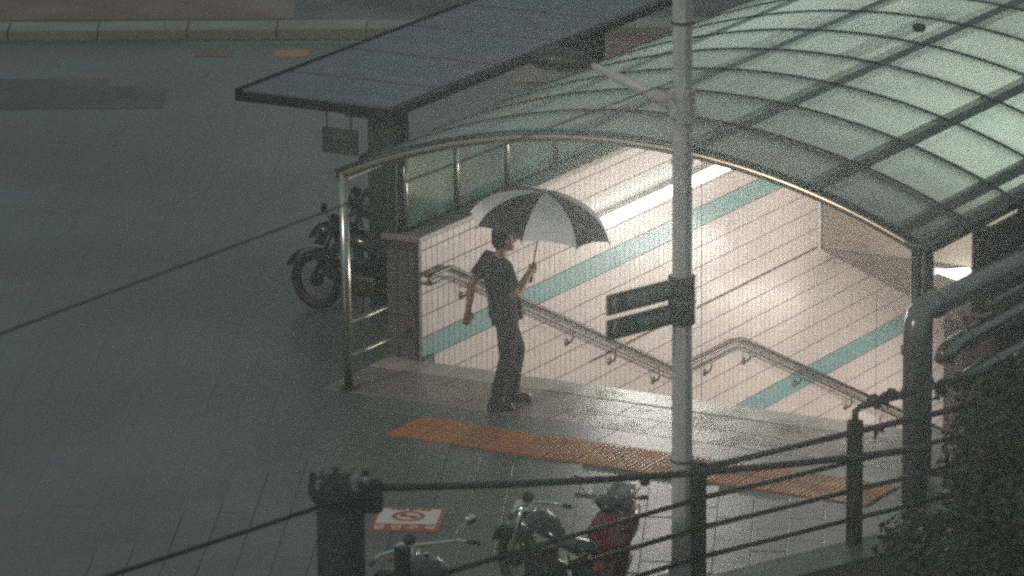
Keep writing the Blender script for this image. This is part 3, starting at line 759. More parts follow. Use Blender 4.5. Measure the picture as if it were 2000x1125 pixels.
# ================================================================== IVY BUSH
bush = thing('ivy_bush', 'dark ivy bush smothering the fence and pipes at the right', 'bush', (7.0, -1.5, 0))
def leaf(mb, p, size, nrm, rot):
    q = nrm.to_track_quat('Z', 'Y').to_matrix() @ Matrix.Rotation(rot, 3, 'Z')
    L = [(0, -0.5, 0), (0.42, -0.25, 0.05), (0.34, 0.05, 0.0), (0.0, 0.55, -0.06), (-0.34, 0.05, 0.0), (-0.42, -0.25, 0.05), (0, 0.0, -0.04)]
    vs = [p + q @ (Vector(a) * size) for a in L]
    mb.add(vs, [(0, 1, 6), (1, 2, 6), (2, 3, 6), (3, 4, 6), (4, 5, 6), (5, 0, 6)])
lv = MB(); core = MB()
blobs = []
for (x, y, z, rx, ry, rz) in ((6.55, -2.05, 0.40, 0.45, 0.55, 0.75), (6.75, -1.2, 0.45, 0.6, 0.8, 0.85), (6.9, -0.2, 0.5, 0.7, 0.9, 0.8), (7.2, 0.9, 0.5, 0.8, 1.0, 0.85), (7.5, 2.2, 0.6, 0.9, 1.2, 0.9),
                              (7.3, -2.6, 0.2, 0.8, 0.7, 0.6), (7.7, -1.6, 0.35, 0.9, 0.9, 0.75), (8.2, -0.4, 0.4, 1.0, 1.0, 0.8), (6.35, -3.05, -0.02, 0.35, 0.45, 0.30), (7.0, -3.5, 0.0, 0.6, 0.6, 0.4), (7.9, -3.0, 0.1, 0.9, 0.8, 0.6), (8.8, -1.8, 0.3, 1.0, 1.0, 0.8)):
    c = Vector((x, y, z)); blobs.append((c, (rx, ry, rz)))
    m = MB().ball(c, (rx * 0.8, ry * 0.8, rz * 0.8), 16, 10)
    core.v  # keep
    core.add(m.v, m.f)
    n = int(1500 * (rx * ry + ry * rz + rx * rz))
    for i in range(n):
        a = random.uniform(0, 2 * math.pi); h = random.uniform(-0.5, 1)
        s = math.sqrt(max(0, 1 - h * h)); dv = Vector((math.cos(a) * s, math.sin(a) * s, h))
        k = random.uniform(0.78, 1.06) + 0.10 * math.sin(3 * a + 7 * h + x)
        p = c + Vector((dv.x * rx * k, dv.y * ry * k, dv.z * rz * k))
        if p.z < 0.0: continue
        if p.x < 5.95: continue
        nr = (dv + Vector((random.gauss(0, 0.5), random.gauss(0, 0.5), random.gauss(0.2, 0.5)))).normalized()
        leaf(lv, p, random.uniform(0.04, 0.085), nr, random.uniform(0, 6.28))
o = obj('foliage', lv, M_leaf, bush); o['kind'] = 'stuff'
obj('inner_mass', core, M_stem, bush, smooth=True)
sp = MB(); st = MB()
d = (FC - FB).normalized()
for (t0, n, drop) in ((0.14, 10, 0.0), (0.22, 14, 0.32), (0.5, 16, 0.45), (0.62, 14, 0.1), (0.8, 20, 0.35), (0.95, 24, 0.2)):
    p0 = FB + (FC - FB) * t0 + Vector((0, 0, 1.18))
    p1 = p0 + Vector((random.uniform(-.04, .08), random.uniform(-.06, .06), -drop)) - d * 0.08
    st.tube([p0 + d * 0.25 + Vector((0, 0, 0.03)), p0, p1], 0.004, 5)
    for i in range(n):
        q = p0.lerp(p1, random.random()) if drop > 0 and i % 2 else p0 + d * random.uniform(-0.05, 0.25)
        leaf(sp, q + Vector((random.gauss(0, .02), random.gauss(0, .02), random.gauss(0.01, .02))), random.uniform(0.06, 0.10), Vector((random.gauss(.4, .5), random.gauss(-.6, .5), random.gauss(.4, .4))).normalized(), random.uniform(0, 6.28))
o = obj('sprig', sp, M_leaf, bush); o['kind'] = 'stuff'
obj('stem', st, M_stem, bush)

# ================================================================== UTILITY POST AND CABLES
UX, UY, UZ = 4.14, -8.42, 1.66
ut = thing('utility_post', 'thick dark round post with a ragged ring of cable clamps on top', 'post', (UX, UY, 0))
obj('shaft', MB().tube([(UX, UY, 0), (UX, UY, UZ - 0.02)], 0.175, 24), M_util, ut, smooth=True)
obj('top_ring', MB().lathe([(0.17, -0.16), (0.20, -0.12), (0.235, -0.06), (0.235, 0.0), (0.20, 0.03), (0.0, 0.04)], (UX, UY, UZ), seg=24), M_util, ut, smooth=False)
obj('side_bracket', MB().prism([(UX + 0.1, UY + 0.05), (UX + 0.27, UY + 0.12), (UX + 0.25, UY + 0.2), (UX + 0.1, UY + 0.15)], UZ - 0.22, UZ + 0.03), M_util, ut, bevel=0.02)
for k in range(9):
    a = k * 2 * math.pi / 9 + 0.2
    p = Vector((UX + 0.20 * math.cos(a), UY + 0.20 * math.sin(a), UZ + 0.01))
    obj('clamp', MB().box(p + Vector((0, 0, 0.03)), (0.05, 0.035, 0.07 + 0.02 * (k % 3)), a), M_util if k % 2 else M_insul, ut, bevel=0.006)
obj('insulator', MB().lathe([(0.03, 0), (0.05, 0.01), (0.03, 0.02), (0.05, 0.03), (0.03, 0.045), (0.012, 0.06), (0.006, 0.10)], (UX + 0.12, UY + 0.02, UZ + 0.03), seg=14), M_insul, ut, smooth=True)

def cable(label, a, b, r, sag, n=24, extra=None):
    a, b = Vector(a), Vector(b)
    pts = [a.lerp(b, i / n) - Vector((0, 0, sag * 4 * (i / n) * (1 - i / n))) for i in range(n + 1)]
    o = obj('cable', MB().tube(pts, r, 10), M_cable, smooth=True)
    return tag(o, label, 'cable', 'cables crossing the view')
cable('thick black cable stretched from the dark post across to the ivy', (UX + 0.2, UY + 0.1, UZ - 0.02), (6.7, -3.73, 1.07), 0.028, 0.07)
c2 = cable('black cable with a joint box running down left from the dark post', (UX - 0.15, UY - 0.1, UZ - 0.17), (2.2, -17.5, 1.75), 0.017, 0.06)
cable('thin overhead wire from the grey pole down across the canopy to the left', (PX - 0.05, PY, 4.0), (4.3, -14.8, 3.98), 0.0075, 0.0)

# ================================================================== FLOOR SIGN
fs = thing('floor_sign', 'no smoking sign with a red border printed on the pavement', 'sign', (2.28, -4.26, 0))
BL, BR, TL, TR = Vector((2.17, -4.67, 0)), Vector((2.68, -4.45, 0)), Vector((1.88, -4.07, 0)), Vector((2.39, -3.85, 0))
FX = (BR - BL).normalized(); FYv = (TL - BL).normalized(); FYv = Vector((-FX.y, FX.x, 0))
FW, FH = 0.575, 0.66
O = BL + FX * 0.0
def fpt(a, b, z=0.0): return O + FX * a + FYv * b + Vector((0, 0, z))
def fquad(a0, b0, a1, b1, z, m, nm):
    q = [fpt(a0, b0), fpt(a1, b0), fpt(a1, b1), fpt(a0, b1)]
    return obj(nm, MB().prism([(p.x, p.y) for p in q], z - 0.003, z), m, fs)
fquad(0, 0, FW, FH, 0.007, M_red, 'plate')
fquad(0.04, 0.19, FW - 0.04, FH - 0.06, 0.0115, M_white, 'panel')
ring = MB(); cc = fpt(FW / 2, 0.39, 0.0115)
n = 40; vs = []; fcs = []
for i in range(n):
    a = 2 * math.pi * i / n
    for rr, z in ((0.10, 0), (0.10, 0.004), (0.135, 0.004), (0.135, 0)):
        vs.append(cc + FX * math.cos(a) * rr + FYv * math.sin(a) * rr + Vector((0, 0, z)))
for i in range(n):
    for k in range(3):
        i2 = (i + 1) % n; fcs.append((i * 4 + k, i2 * 4 + k, i2 * 4 + k + 1, i * 4 + k + 1))
obj('ring', ring.add(vs, fcs), M_red, fs)
rz = math.atan2(FX.y, FX.x)
obj('slash', MB().box(cc + Vector((0, 0, 0.003)), (0.24, 0.026, 0.003), rz - R_(45)), M_red, fs)
obj('cigarette', MB().box(cc + Vector((0, 0, 0.0015)), (0.15, 0.03, 0.002), rz), M_print, fs)
smk = MB()
for s in (0.0, 0.025): smk.tube([cc + FX * (-0.06 + s) + FYv * 0.025, cc + FX * (-0.045 + s) + FYv * 0.045, cc + FX * (-0.065 + s) + FYv * 0.065], 0.004, 5)
obj('smoke_mark', smk, M_print, fs)
text_mesh('금 연 구 역', 0.115, M_white, 'lettering', fs, frame(fpt(FW / 2, 0.095, 0.009), FX, FYv))
text_mesh('이곳은 절대 금연', 0.048, M_print, 'lettering', fs, frame(fpt(FW / 2, FH - 0.09, 0.0135), FX, FYv))

# ================================================================== MOTORCYCLES AND SCOOTER
def wheel(parent, c, R, rt, ax=(0, 1, 0), spokes=0, rimmat=None):
    c = Vector(c); rimmat = rimmat or M_engine
    w = obj('wheel', MB().lathe([(0.05, -0.05), (0.065, -0.03), (0.065, 0.03), (0.05, 0.05), (0.0, 0.05)], c, axis=ax, seg=16), M_engine, parent, smooth=False, local=True)
    obj('tyre', MB().torus(c, R - rt, rt, ax, 36, 10), M_tyre, w, smooth=True, local=True)
    obj('rim', MB().torus(c, R - rt * 1.8, rt * 0.32, ax, 36, 8, 1.8), rimmat, w, smooth=True, local=True)
    sp = MB(); n = spokes or 5
    for k in range(n):
        a = 2 * math.pi * k / n + 0.3
        rr = 0.004 if spokes else 0.014
        sp.tube([c + Vector((math.cos(a) * 0.05, 0, math.sin(a) * 0.05)), c + Vector((math.cos(a) * (R - rt * 1.8), 0, math.sin(a) * (R - rt * 1.8)))], rr, 5)
    obj('spokes', sp, rimmat, w, local=True)
    return w
def mirrors(t, x, z, hw, m=M_chrome, size=0.055, sides=(-1, 1)):
    for s in sides:
        st = obj('mirror', MB().tube([(x, s * hw * 0.62, z), (x + 0.02, s * hw * 0.8, z + 0.10), (x, s * hw * 0.92, z + 0.14)], 0.006, 6), m, t, smooth=True, local=True)
        obj('mirror_head', MB().ball((x - 0.01, s * hw * 0.97, z + 0.16), (0.02, size, size * 0.85)), m, st, smooth=True, local=True)

def motorcycle(label, loc, rz, bar=0.42, barmat=M_chrome, group=None, trim=M_chrome, tankmat=M_blackgloss, scale=1.0, bz=0.0, mir=(-1, 1), lampm=None):
    t = thing('motorcycle', label, 'motorcycle', loc, rz, group)
    BASE[t.name] = Vector((0, 0, 0))
    if scale != 1.0: t.scale = (scale,) * 3
    P = dict(local=True)
    wheel(t, (0.66, 0, 0.30), 0.30, 0.048, spokes=14, rimmat=M_engine); wheel(t, (-0.62, 0, 0.30), 0.30, 0.06, spokes=14, rimmat=M_engine)
    for s in (-1, 1):
        obj('fork', MB().tube([(0.66, s * 0.08, 0.30), (0.50, s * 0.08, 0.62), (0.41, s * 0.08, 0.86)], [0.022, 0.025, 0.02], 10), trim, t, smooth=True, **P)
        obj('shock', MB().tube([(-0.60, s * 0.11, 0.33), (-0.46, s * 0.11, 0.66)], 0.026, 10), trim, t, smooth=True, **P)
        obj('swing_arm', MB().tube([(-0.62, s * 0.09, 0.30), (-0.10, s * 0.09, 0.34)], 0.02, 8), M_engine, t, smooth=True, **P)
        obj('foot_peg', MB().tube([(0.02, s * 0.10, 0.30), (0.02, s * 0.27, 0.30)], 0.014, 8), M_black, t, **P)
    obj('frame', MB().tube([(0.42, 0, 0.78), (0.32, 0, 0.40), (0.18, 0, 0.22), (-0.18, 0, 0.24), (-0.30, 0, 0.52), (-0.62, 0, 0.66)], 0.022, 8).tube([(0.42, 0, 0.78), (-0.1, 0, 0.66), (-0.62, 0, 0.66)], 0.022, 8), M_black, t, smooth=True, **P)
    e = obj('engine', MB().box((0.05, 0, 0.35), (0.36, 0.24, 0.22)), M_engine, t, bevel=0.04, **P)
    fn = MB()
    for k in range(6): fn.box((0.10, 0, 0.47 + k * 0.022), (0.17, 0.19, 0.010))
    obj('cooling_fins', fn, M_engine, e, **P)
    obj('exhaust', MB().tube([(0.20, -0.12, 0.42), (0.26, -0.15, 0.30), (0.16, -0.17, 0.22), (-0.20, -0.17, 0.24), (-0.72, -0.17, 0.34)], [0.02, 0.022, 0.024, 0.04, 0.045], 12), trim, t, smooth=True, **P)
    obj('fuel_tank', MB().tube([(0.36, 0, 0.76), (0.32, 0, 0.78), (0.20, 0, 0.80), (0.02, 0, 0.775), (-0.14, 0, 0.73), (-0.20, 0, 0.70)], [(0.02, 0.03), (0.08, 0.10), (0.105, 0.145), (0.095, 0.135), (0.05, 0.08), (0.01, 0.02)], 18, upv=(0, 0, 1)), tankmat, t, smooth=True, **P)
    obj('filler_cap', MB().lathe([(0.03, 0), (0.03, 0.015), (0, 0.018)], (0.17, 0, 0.90), seg=14), trim, t, **P)
    obj('seat', MB().tube([(-0.12, 0, 0.70), (-0.20, 0, 0.72), (-0.38, 0, 0.735), (-0.60, 0, 0.765), (-0.72, 0, 0.775), (-0.76, 0, 0.77)], [(0.02, 0.05), (0.05, 0.11), (0.055, 0.13), (0.05, 0.13), (0.04, 0.11), (0.01, 0.05)], 14, upv=(0, 0, 1)), M_black, t, smooth=True, **P)
    for x0, x1, nm in ((0.66, 0, 'front_fender'), (-0.62, 0, 'rear_fender')):
        pts = [(x0 + 0.34 * math.cos(a), 0, 0.30 + 0.34 * math.sin(a)) for a in [R_(q) for q in (range(20, 151, 13) if x0 > 0 else range(40, 186, 13))]]
        obj(nm, MB().tube(pts, [(0.01, 0.075)] * len(pts), 10, upv=(0, 0, 1) if False else None), tankmat, t, smooth=True, **P)
    obj('headlight', MB().lathe([(0.0, -0.13), (0.05, -0.12), (0.085, -0.05), (0.095, 0.0), (0.09, 0.012), (0.0, 0.03)], (0.55, 0, 0.82), axis=(1, 0, -0.1), seg=18), trim, t, smooth=True, **P)
    obj('tail_light', MB().ball((-0.84, 0, 0.62), (0.04, 0.06, 0.035)), M_redlens, t, smooth=True, **P)
    obj('handlebar', MB().tube([(0.18, -bar, 0.98 + bz), (0.30, -bar * 0.72, 1.00 + bz), (0.38, -0.16, 0.95 + bz / 2), (0.41, -0.06, 0.91), (0.41, 0.06, 0.91), (0.38, 0.16, 0.95 + bz / 2), (0.30, bar * 0.72, 1.00 + bz), (0.18, bar, 0.98 + bz)], 0.0145, 10), barmat, t, smooth=True, **P)
    for s in (-1, 1):
        obj('grip', MB().tube([(0.18, s * bar, 0.98 + bz), (0.25, s * bar * 0.84, 0.992 + bz)], 0.021, 10), M_black, t, smooth=True, **P)
        obj('lever', MB().tube([(0.31, s * bar * 0.7, 1.0 + bz), (0.30, s * bar * 0.98, 0.985 + bz)], 0.006, 6), trim, t, **P)
        obj('indicator', MB().ball((0.50, s * 0.16, 0.80), (0.03, 0.025, 0.025)), lampm or M_redlens, t, smooth=True, **P)
    obj('gauge', MB().lathe([(0.05, -0.03), (0.05, 0.02), (0.0, 0.025)], (0.43, 0, 0.96), axis=(-0.5, 0, 0.8), seg=14), M_black, t, **P)
    mirrors(t, 0.31, 1.0 + bz, bar, trim, sides=mir)
    obj('side_stand', MB().tube([(0.0, 0.12, 0.25), (-0.06, 0.26, 0.0)], 0.011, 6), M_black, t, **P)
    return t

HEAD = math.atan2(0.52, -0.85)
motorcycle('dark motorcycle parked beside the left canopy post under the shelter', (-1.12, 1.06, 0), math.atan2(0.10, -1.0), bar=0.36, barmat=M_black, trim=M_black, scale=0.93, lampm=M_black)
motorcycle('second dark motorcycle standing behind the shelter column', (-1.42, 1.98, 0), math.atan2(0.12, -1.0), bar=0.36, barmat=M_black, trim=M_black, scale=0.95, lampm=M_black)
motorcycle('black motorcycle with a shiny wet fuel tank behind the fence', (4.46, -5.78, 0), HEAD, bar=0.32, group='two wheelers parked behind the fence', scale=0.84, bz=-0.10, mir=())
motorcycle('dark cruiser motorcycle with wide swept chrome handlebars next to the thick post', (4.32, -7.32, 0), HEAD + 0.05, bar=0.54, group='two wheelers parked behind the fence', scale=0.9, bz=-0.08, mir=(-1,))

def scooter(label, loc, rz, body, group=None, scale=1.0):
    t = thing('scooter', label, 'scooter', loc, rz, group); BASE[t.name] = Vector((0, 0, 0)); t.scale = (scale,) * 3
    P = dict(local=True)
    wheel(t, (0.62, 0, 0.22), 0.22, 0.05); wheel(t, (-0.56, 0, 0.22), 0.22, 0.055)
    obj('fork', MB().tube([(0.62, 0.07, 0.22), (0.52, 0.04, 0.5), (0.44, 0, 0.78)], 0.022, 8).tube([(0.62, -0.07, 0.22), (0.52, -0.04, 0.5)], 0.022, 8), M_engine, t, smooth=True, **P)
    sh_ = MB()
    prof = [(0.40, 0.24, 0.28), (0.46, 0.40, 0.36), (0.46, 0.56, 0.42), (0.42, 0.74, 0.38), (0.40, 0.86, 0.24), (0.39, 0.90, 0.12)]
    vs = []; seg = 10
    for (x, z, w) in prof:
        for k in range(seg + 1):
            q = -1 + 2 * k / seg; vs.append((x + 0.10 * (1 - q * q), q * w / 2, z))
    n1 = len(vs); vs += [(a - 0.03, b * 0.97, c) for a, b, c in vs]
    fc = []
    for i in range(len(prof) - 1):
        for k in range(seg):
            a = i * (seg + 1) + k; fc.append((a, a + 1, a + seg + 2, a + seg + 1)); fc.append((n1 + a, n1 + a + seg + 1, n1 + a + seg + 2, n1 + a + 1))
    for i in range(len(prof) - 1):
        for k in (0, seg):
            a = i * (seg + 1) + k; b = a + seg + 1; fc.append((a, b, n1 + b, n1 + a))
    obj('leg_shield', sh_.add(vs, fc), body, t, smooth=True, **P)
    pts = [(0.62 + 0.265 * math.cos(a), 0, 0.22 + 0.265 * math.sin(a)) for a in [R_(q) for q in range(10, 171, 16)]]
    obj('front_fender', MB().tube(pts, [(0.02, 0.08)] * len(pts), 10), body, t, smooth=True, **P)
    obj('floorboard', MB().box((0.10, 0, 0.26), (0.62, 0.30, 0.07)), M_black, t, bevel=0.02, **P)
    obj('rear_body', MB().tube([(-0.10, 0, 0.50), (-0.18, 0, 0.50), (-0.40, 0, 0.54), (-0.66, 0, 0.60), (-0.82, 0, 0.64), (-0.86, 0, 0.65)], [(0.10, 0.08), (0.22, 0.15), (0.20, 0.19), (0.13, 0.17), (0.06, 0.10), (0.01, 0.03)], 16, upv=(0, 0, 1)), body, t, smooth=True, **P)
    obj('seat', MB().tube([(-0.04, 0, 0.70), (-0.12, 0, 0.73), (-0.40, 0, 0.75), (-0.70, 0, 0.79), (-0.78, 0, 0.78)], [(0.02, 0.06), (0.05, 0.12), (0.05, 0.15), (0.045, 0.13), (0.01, 0.05)], 14, upv=(0, 0, 1)), M_blackgloss, t, smooth=True, **P)
    obj('steering_cover', MB().tube([(0.40, 0, 0.86), (0.39, 0, 0.93), (0.37, 0, 0.99), (0.36, 0, 1.02)], [(0.06, 0.06), (0.09, 0.12), (0.08, 0.15), (0.02, 0.05)], 14, upv=(1, 0, 0)), M_black, t, smooth=True, **P)
    obj('headlight', MB().ball((0.46, 0, 0.93), (0.05, 0.075, 0.06)), M_black, t, smooth=True, **P)
    obj('handlebar', MB().tube([(0.24, -0.33, 0.98), (0.33, -0.2, 0.99), (0.37, 0, 0.97), (0.33, 0.2, 0.99), (0.24, 0.33, 0.98)], 0.014, 8), M_black, t, smooth=True, **P)
    for s in (-1, 1):
        obj('grip', MB().tube([(0.24, s * 0.33, 0.98), (0.29, s * 0.255, 0.985)], 0.022, 10), M_black, t, smooth=True, **P)
        obj('lever', MB().tube([(0.35, s * 0.19, 0.99), (0.32, s * 0.33, 0.98)], 0.006, 6), M_chrome, t, **P)
        obj('indicator', MB().ball((0.50, s * 0.15, 0.74), (0.025, 0.045, 0.03)), M_black, t, smooth=True, **P)
    obj('tail_light', MB().ball((-0.86, 0, 0.60), (0.03, 0.09, 0.04)), M_redlens, t, smooth=True, **P)
    obj('wind_screen', MB().box((0.455, 0, 1.07), (0.006, 0.30, 0.20), mat=Matrix.Rotation(R_(-20), 3, 'Y')), M_clear, t, bevel=0.02, **P)
    mirrors(t, 0.33, 0.99, 0.33, M_black, 0.05)
    return t
scooter('dark red scooter with a clear screen behind the middle fence post', (4.66, -5.12, 0), math.atan2(-0.93, 0.36), M_redpaint, 'two wheelers parked behind the fence', 0.84)

# ================================================================== PERSON WITH UMBRELLA
PSC = 0.935
HP = Vector((1.37, -1.02, 0.003)); hang = math.atan2(0.75, 0.67)
def remeshed(name, parts, m, parent, vox, smooth_it=6):
    mb = MB()
    for p in parts: mb.add(p.v, p.f)
    o = obj(name, mb, m, parent, local=True)
    md = o.modifiers.new('r', 'REMESH'); md.mode = 'VOXEL'; md.voxel_size = vox; md.use_smooth_shade = True
    ms = o.modifiers.new('s', 'SMOOTH'); ms.factor = 0.5; ms.iterations = smooth_it
    dg = bpy.context.evaluated_depsgraph_get(); dg.update()
    me = bpy.data.meshes.new_from_object(o.evaluated_get(dg)); me.name = name
    o.modifiers.clear(); old = o.data; o.data = me; bpy.data.meshes.remove(old)
    for p in me.polygons: p.use_smooth = True
    if not me.materials: me.materials.append(m)
    return o
per = thing('person', 'person in dark shirt and trousers walking with an umbrella in hand', 'person', tuple(HP), hang); BASE[per.name] = Vector((0, 0, 0)); per.scale = (PSC,) * 3
def T(pts, r, seg=14, upv=(1, 0, 0)): return MB().tube(pts, r, seg, upv=upv)
# joints (x forward, y left)
hipR, hipL = (0.05, -0.09, 0.90), (0.06, 0.09, 0.90)
kneeR, kneeL = (0.05, -0.10, 0.50), (0.22, 0.12, 0.52)
ankR, ankL = (-0.08, -0.10, 0.10), (0.18, 0.15, 0.10)
shR, shL = (0.0, -0.185, 1.40), (-0.02, 0.185, 1.41)
elR, elL = (0.085, -0.235, 1.115), (-0.17, 0.24, 1.16)
wrR, wrL = (0.255, -0.125, 1.295), (-0.215, 0.23, 0.91)
def lerp(a, b, t): return tuple(Vector(a).lerp(Vector(b), t))
torso = [T([(0.05, 0, 0.86), (0.045, 0, 0.95), (0.025, 0, 1.08), (0.01, 0, 1.22), (0.0, 0, 1.34), (0.0, 0, 1.42), (0.005, 0, 1.46)],
           [(0.10, 0.155), (0.11, 0.165), (0.105, 0.145), (0.115, 0.165), (0.11, 0.185), (0.075, 0.15), (0.05, 0.08)])]
neck = T([(0.01, 0, 1.42), (0.03, 0, 1.50), (0.045, 0, 1.56)], [(0.06, 0.06), (0.052, 0.052), (0.052, 0.052)])
hx, hz = 0.065, 1.615
head = [MB().ball((hx - 0.01, 0, hz + 0.02), (0.098, 0.076, 0.105)), MB().ball((hx + 0.03, 0, hz - 0.055), (0.062, 0.055, 0.07)),
        MB().ball((hx + 0.098, 0, hz - 0.022), (0.022, 0.014, 0.026)), MB().ball((hx + 0.078, 0, hz - 0.062), (0.02, 0.026, 0.012)),
        MB().ball((hx + 0.078, 0, hz - 0.078), (0.018, 0.024, 0.012)), MB().ball((hx + 0.072, 0, hz - 0.108), (0.022, 0.025, 0.018)),
        MB().ball((hx + 0.083, 0, hz + 0.022), (0.018, 0.045, 0.012)),
        MB().ball((hx - 0.01, 0.078, hz - 0.01), (0.022, 0.010, 0.032)), MB().ball((hx - 0.01, -0.078, hz - 0.01), (0.022, 0.010, 0.032))]
def arm(sh_, el, wr, k=1.0):
    return [T([sh_, lerp(sh_, el, 0.5), el], [0.052 * k, 0.046 * k, 0.041 * k], upv=(0, 1, 0)), T([el, lerp(el, wr, 0.3), wr], [0.041 * k, 0.041 * k, 0.028 * k], upv=(0, 1, 0))]
# right hand closed round the umbrella handle
UHW = Vector((0.285, -0.085, 1.245)); UH = UHW / PSC
ax = Vector((0.07, 0.0, 0.75)).normalized()
side = Vector((0.5, 0.85, 0)).normalized(); side = (side - ax * side.dot(ax)).normalized(); fr2 = ax.cross(side)
def hp_(a, b, c): return UH + side * a + fr2 * b + ax * c      # around the shaft
handR = [T([wrR, lerp(wrR, tuple(hp_(-0.045, 0.0, 0.0)), 0.6), tuple(hp_(-0.035, 0.0, 0.0))], [(0.028, 0.022), (0.036, 0.02), (0.040, 0.020)], upv=tuple(ax))]
for k, z in enumerate((0.034, 0.012, -0.010, -0.031)):
    ln = (0.95, 1.05, 1.0, 0.85)[k]
    handR.append(T([hp_(-0.034, -0.012, z), hp_(-0.022, -0.030 * ln, z), hp_(0.008, -0.032 * ln, z - 0.002), hp_(0.030 * ln, -0.012, z - 0.004), hp_(0.026, 0.010 * ln, z - 0.004)], [0.0105, 0.0105, 0.0098, 0.009, 0.008], 8, upv=tuple(ax)))
handR.append(T([hp_(-0.035, 0.01, 0.02), hp_(-0.020, 0.030, 0.03), hp_(0.004, 0.032, 0.028), hp_(0.022, 0.022, 0.020)], [0.013, 0.012, 0.0105, 0.009], 8, upv=tuple(ax)))
# left hand hanging, slightly curled
hd_ = (Vector(wrL) - Vector(elL)).normalized(); hd_ = (hd_ + Vector((0, 0, -0.25))).normalized()
pf = Vector((1, 0, 0)); pf = (pf - hd_ * pf.dot(hd_)).normalized(); pw = hd_.cross(pf)
def hl(a, b, c): return Vector(wrL) + hd_ * a + pf * b + pw * c
handL = [T([wrL, hl(0.04, 0, 0), hl(0.09, 0.0, 0)], [(0.030, 0.020), (0.042, 0.018), (0.042, 0.016)], upv=tuple(pf))]
for k, off in enumerate((0.031, 0.010, -0.011, -0.031)):
    ln = (0.072, 0.080, 0.075, 0.060)[k]
    handL.append(T([hl(0.085, off, 0), hl(0.085 + ln * 0.45, off * 1.05, -0.006), hl(0.085 + ln * 0.8, off * 1.05, -0.020), hl(0.085 + ln * 0.95, off * 1.0, -0.034)], [0.0098, 0.0095, 0.0088, 0.008], 8, upv=tuple(pf)))
handL.append(T([hl(0.025, 0.028, -0.004), hl(0.055, 0.056, -0.014), hl(0.085, 0.062, -0.022), hl(0.100, 0.060, -0.028)], [0.014, 0.012, 0.0105, 0.009], 8, upv=tuple(pw)))
def leg(h, k_, a, k=1.0): return [T([h, lerp(h, k_, 0.5), k_], [0.088 * k, 0.074 * k, 0.056 * k]), T([k_, lerp(k_, a, 0.3), a], [0.056 * k, 0.054 * k, 0.036 * k])]
body = torso + [neck] + head + arm(shR, elR, wrR, 1.12) + arm(shL, elL, wrL) + handR + handL + leg(hipR, kneeR, ankR) + leg(hipL, kneeL, ankL)
for a in (ankR, ankL): body.append(T([(a[0] - 0.04, a[1], 0.05), (a[0] + 0.05, a[1], 0.05), (a[0] + 0.16, a[1], 0.04)], [0.034, 0.034, 0.028], upv=(0, 0, 1)))
remeshed('body', body, M_skin, per, 0.0055, 4)
# hair
hair = MB().ball((hx - 0.022, 0, hz + 0.035), (0.108, 0.088, 0.108)); 
hair2 = MB().ball((hx - 0.055, 0, hz - 0.02), (0.07, 0.078, 0.085))
ho = remeshed('hair', [hair, hair2], M_hair, per, 0.008, 3)
bm = bmesh.new(); bm.from_mesh(ho.data)
bmesh.ops.delete(bm, geom=[v for v in bm.verts if v.co.x > hx + 0.052 and v.co.z < hz + 0.085], context='VERTS')
bm.to_mesh(ho.data); bm.free()
eyes = MB()
for s in (-1, 1): eyes.ball((hx + 0.083, s * 0.032, hz + 0.0), (0.008, 0.012, 0.006), 8, 6)
obj('eyes', eyes, M_hair, per, local=True)
# shirt with short sleeves
shirt = [T([(0.05, 0, 0.87), (0.045, 0, 0.95), (0.03, 0, 1.08), (0.012, 0, 1.22), (0.0, 0, 1.34), (0.0, 0, 1.42), (0.005, 0, 1.455)],
           [(0.135, 0.19), (0.132, 0.185), (0.128, 0.172), (0.135, 0.185), (0.128, 0.20), (0.09, 0.165), (0.062, 0.085)])]
for s_, e_ in ((shR, elR), (shL, elL)):
    shirt.append(T([lerp(s_, (0, 0, 1.36), 0.3), s_, lerp(s_, e_, 0.4), lerp(s_, e_, 0.74)], [0.075, 0.072, 0.070, 0.074], upv=(0, 1, 0)))
remeshed('shirt', shirt, M_shirt, per, 0.008, 6)
tr = [T([(0.055, 0, 0.80), (0.05, 0, 0.90), (0.045, 0, 1.0)], [(0.115, 0.165), (0.125, 0.175), (0.12, 0.165)])]
for h, k_, a in ((hipR, kneeR, ankR), (hipL, kneeL, ankL)):
    tr.append(T([h, lerp(h, k_, 0.5), k_, lerp(k_, a, 0.5), (a[0], a[1], 0.06)], [0.110, 0.098, 0.080, 0.068, 0.064]))
remeshed('trousers', tr, M_trouser, per, 0.008, 6)
for a in (ankR, ankL):
    remeshed('shoe', [T([(a[0] - 0.075, a[1], 0.045), (a[0] - 0.05, a[1], 0.05), (a[0] + 0.05, a[1], 0.048), (a[0] + 0.15, a[1], 0.036), (a[0] + 0.195, a[1], 0.028)], [(0.03, 0.025), (0.045, 0.036), (0.044, 0.042), (0.034, 0.045), (0.016, 0.025)], upv=(0, 0, 1)), MB().box((a[0] + 0.06, a[1], 0.012), (0.26, 0.08, 0.02))], M_shoe, per, 0.007, 3)

bag = thing('waist_bag', 'small dark pouch worn at the front of the walking person', 'bag', tuple(HP), hang); BASE[bag.name] = Vector((0, 0, 0)); bag.scale = (PSC,) * 3
obj('pouch', MB().box((0.185, -0.05, 0.94), (0.05, 0.14, 0.17)), M_bag, bag, local=True, bevel=0.025)
obj('buckle', MB().box((0.214, -0.085, 0.92), (0.008, 0.025, 0.03)), M_brass, bag, local=True)
obj('strap', MB().tube([(0.19, -0.05, 1.02), (0.16, -0.02, 1.18), (0.11, 0.06, 1.36), (0.03, 0.12, 1.47), (-0.08, 0.10, 1.40), (-0.14, 0.0, 1.2), (-0.10, -0.12, 1.0), (0.06, -0.205, 0.95), (0.19, -0.12, 0.96)], [(0.004, 0.014)] * 9, 8), M_bag, bag, local=True, smooth=True)

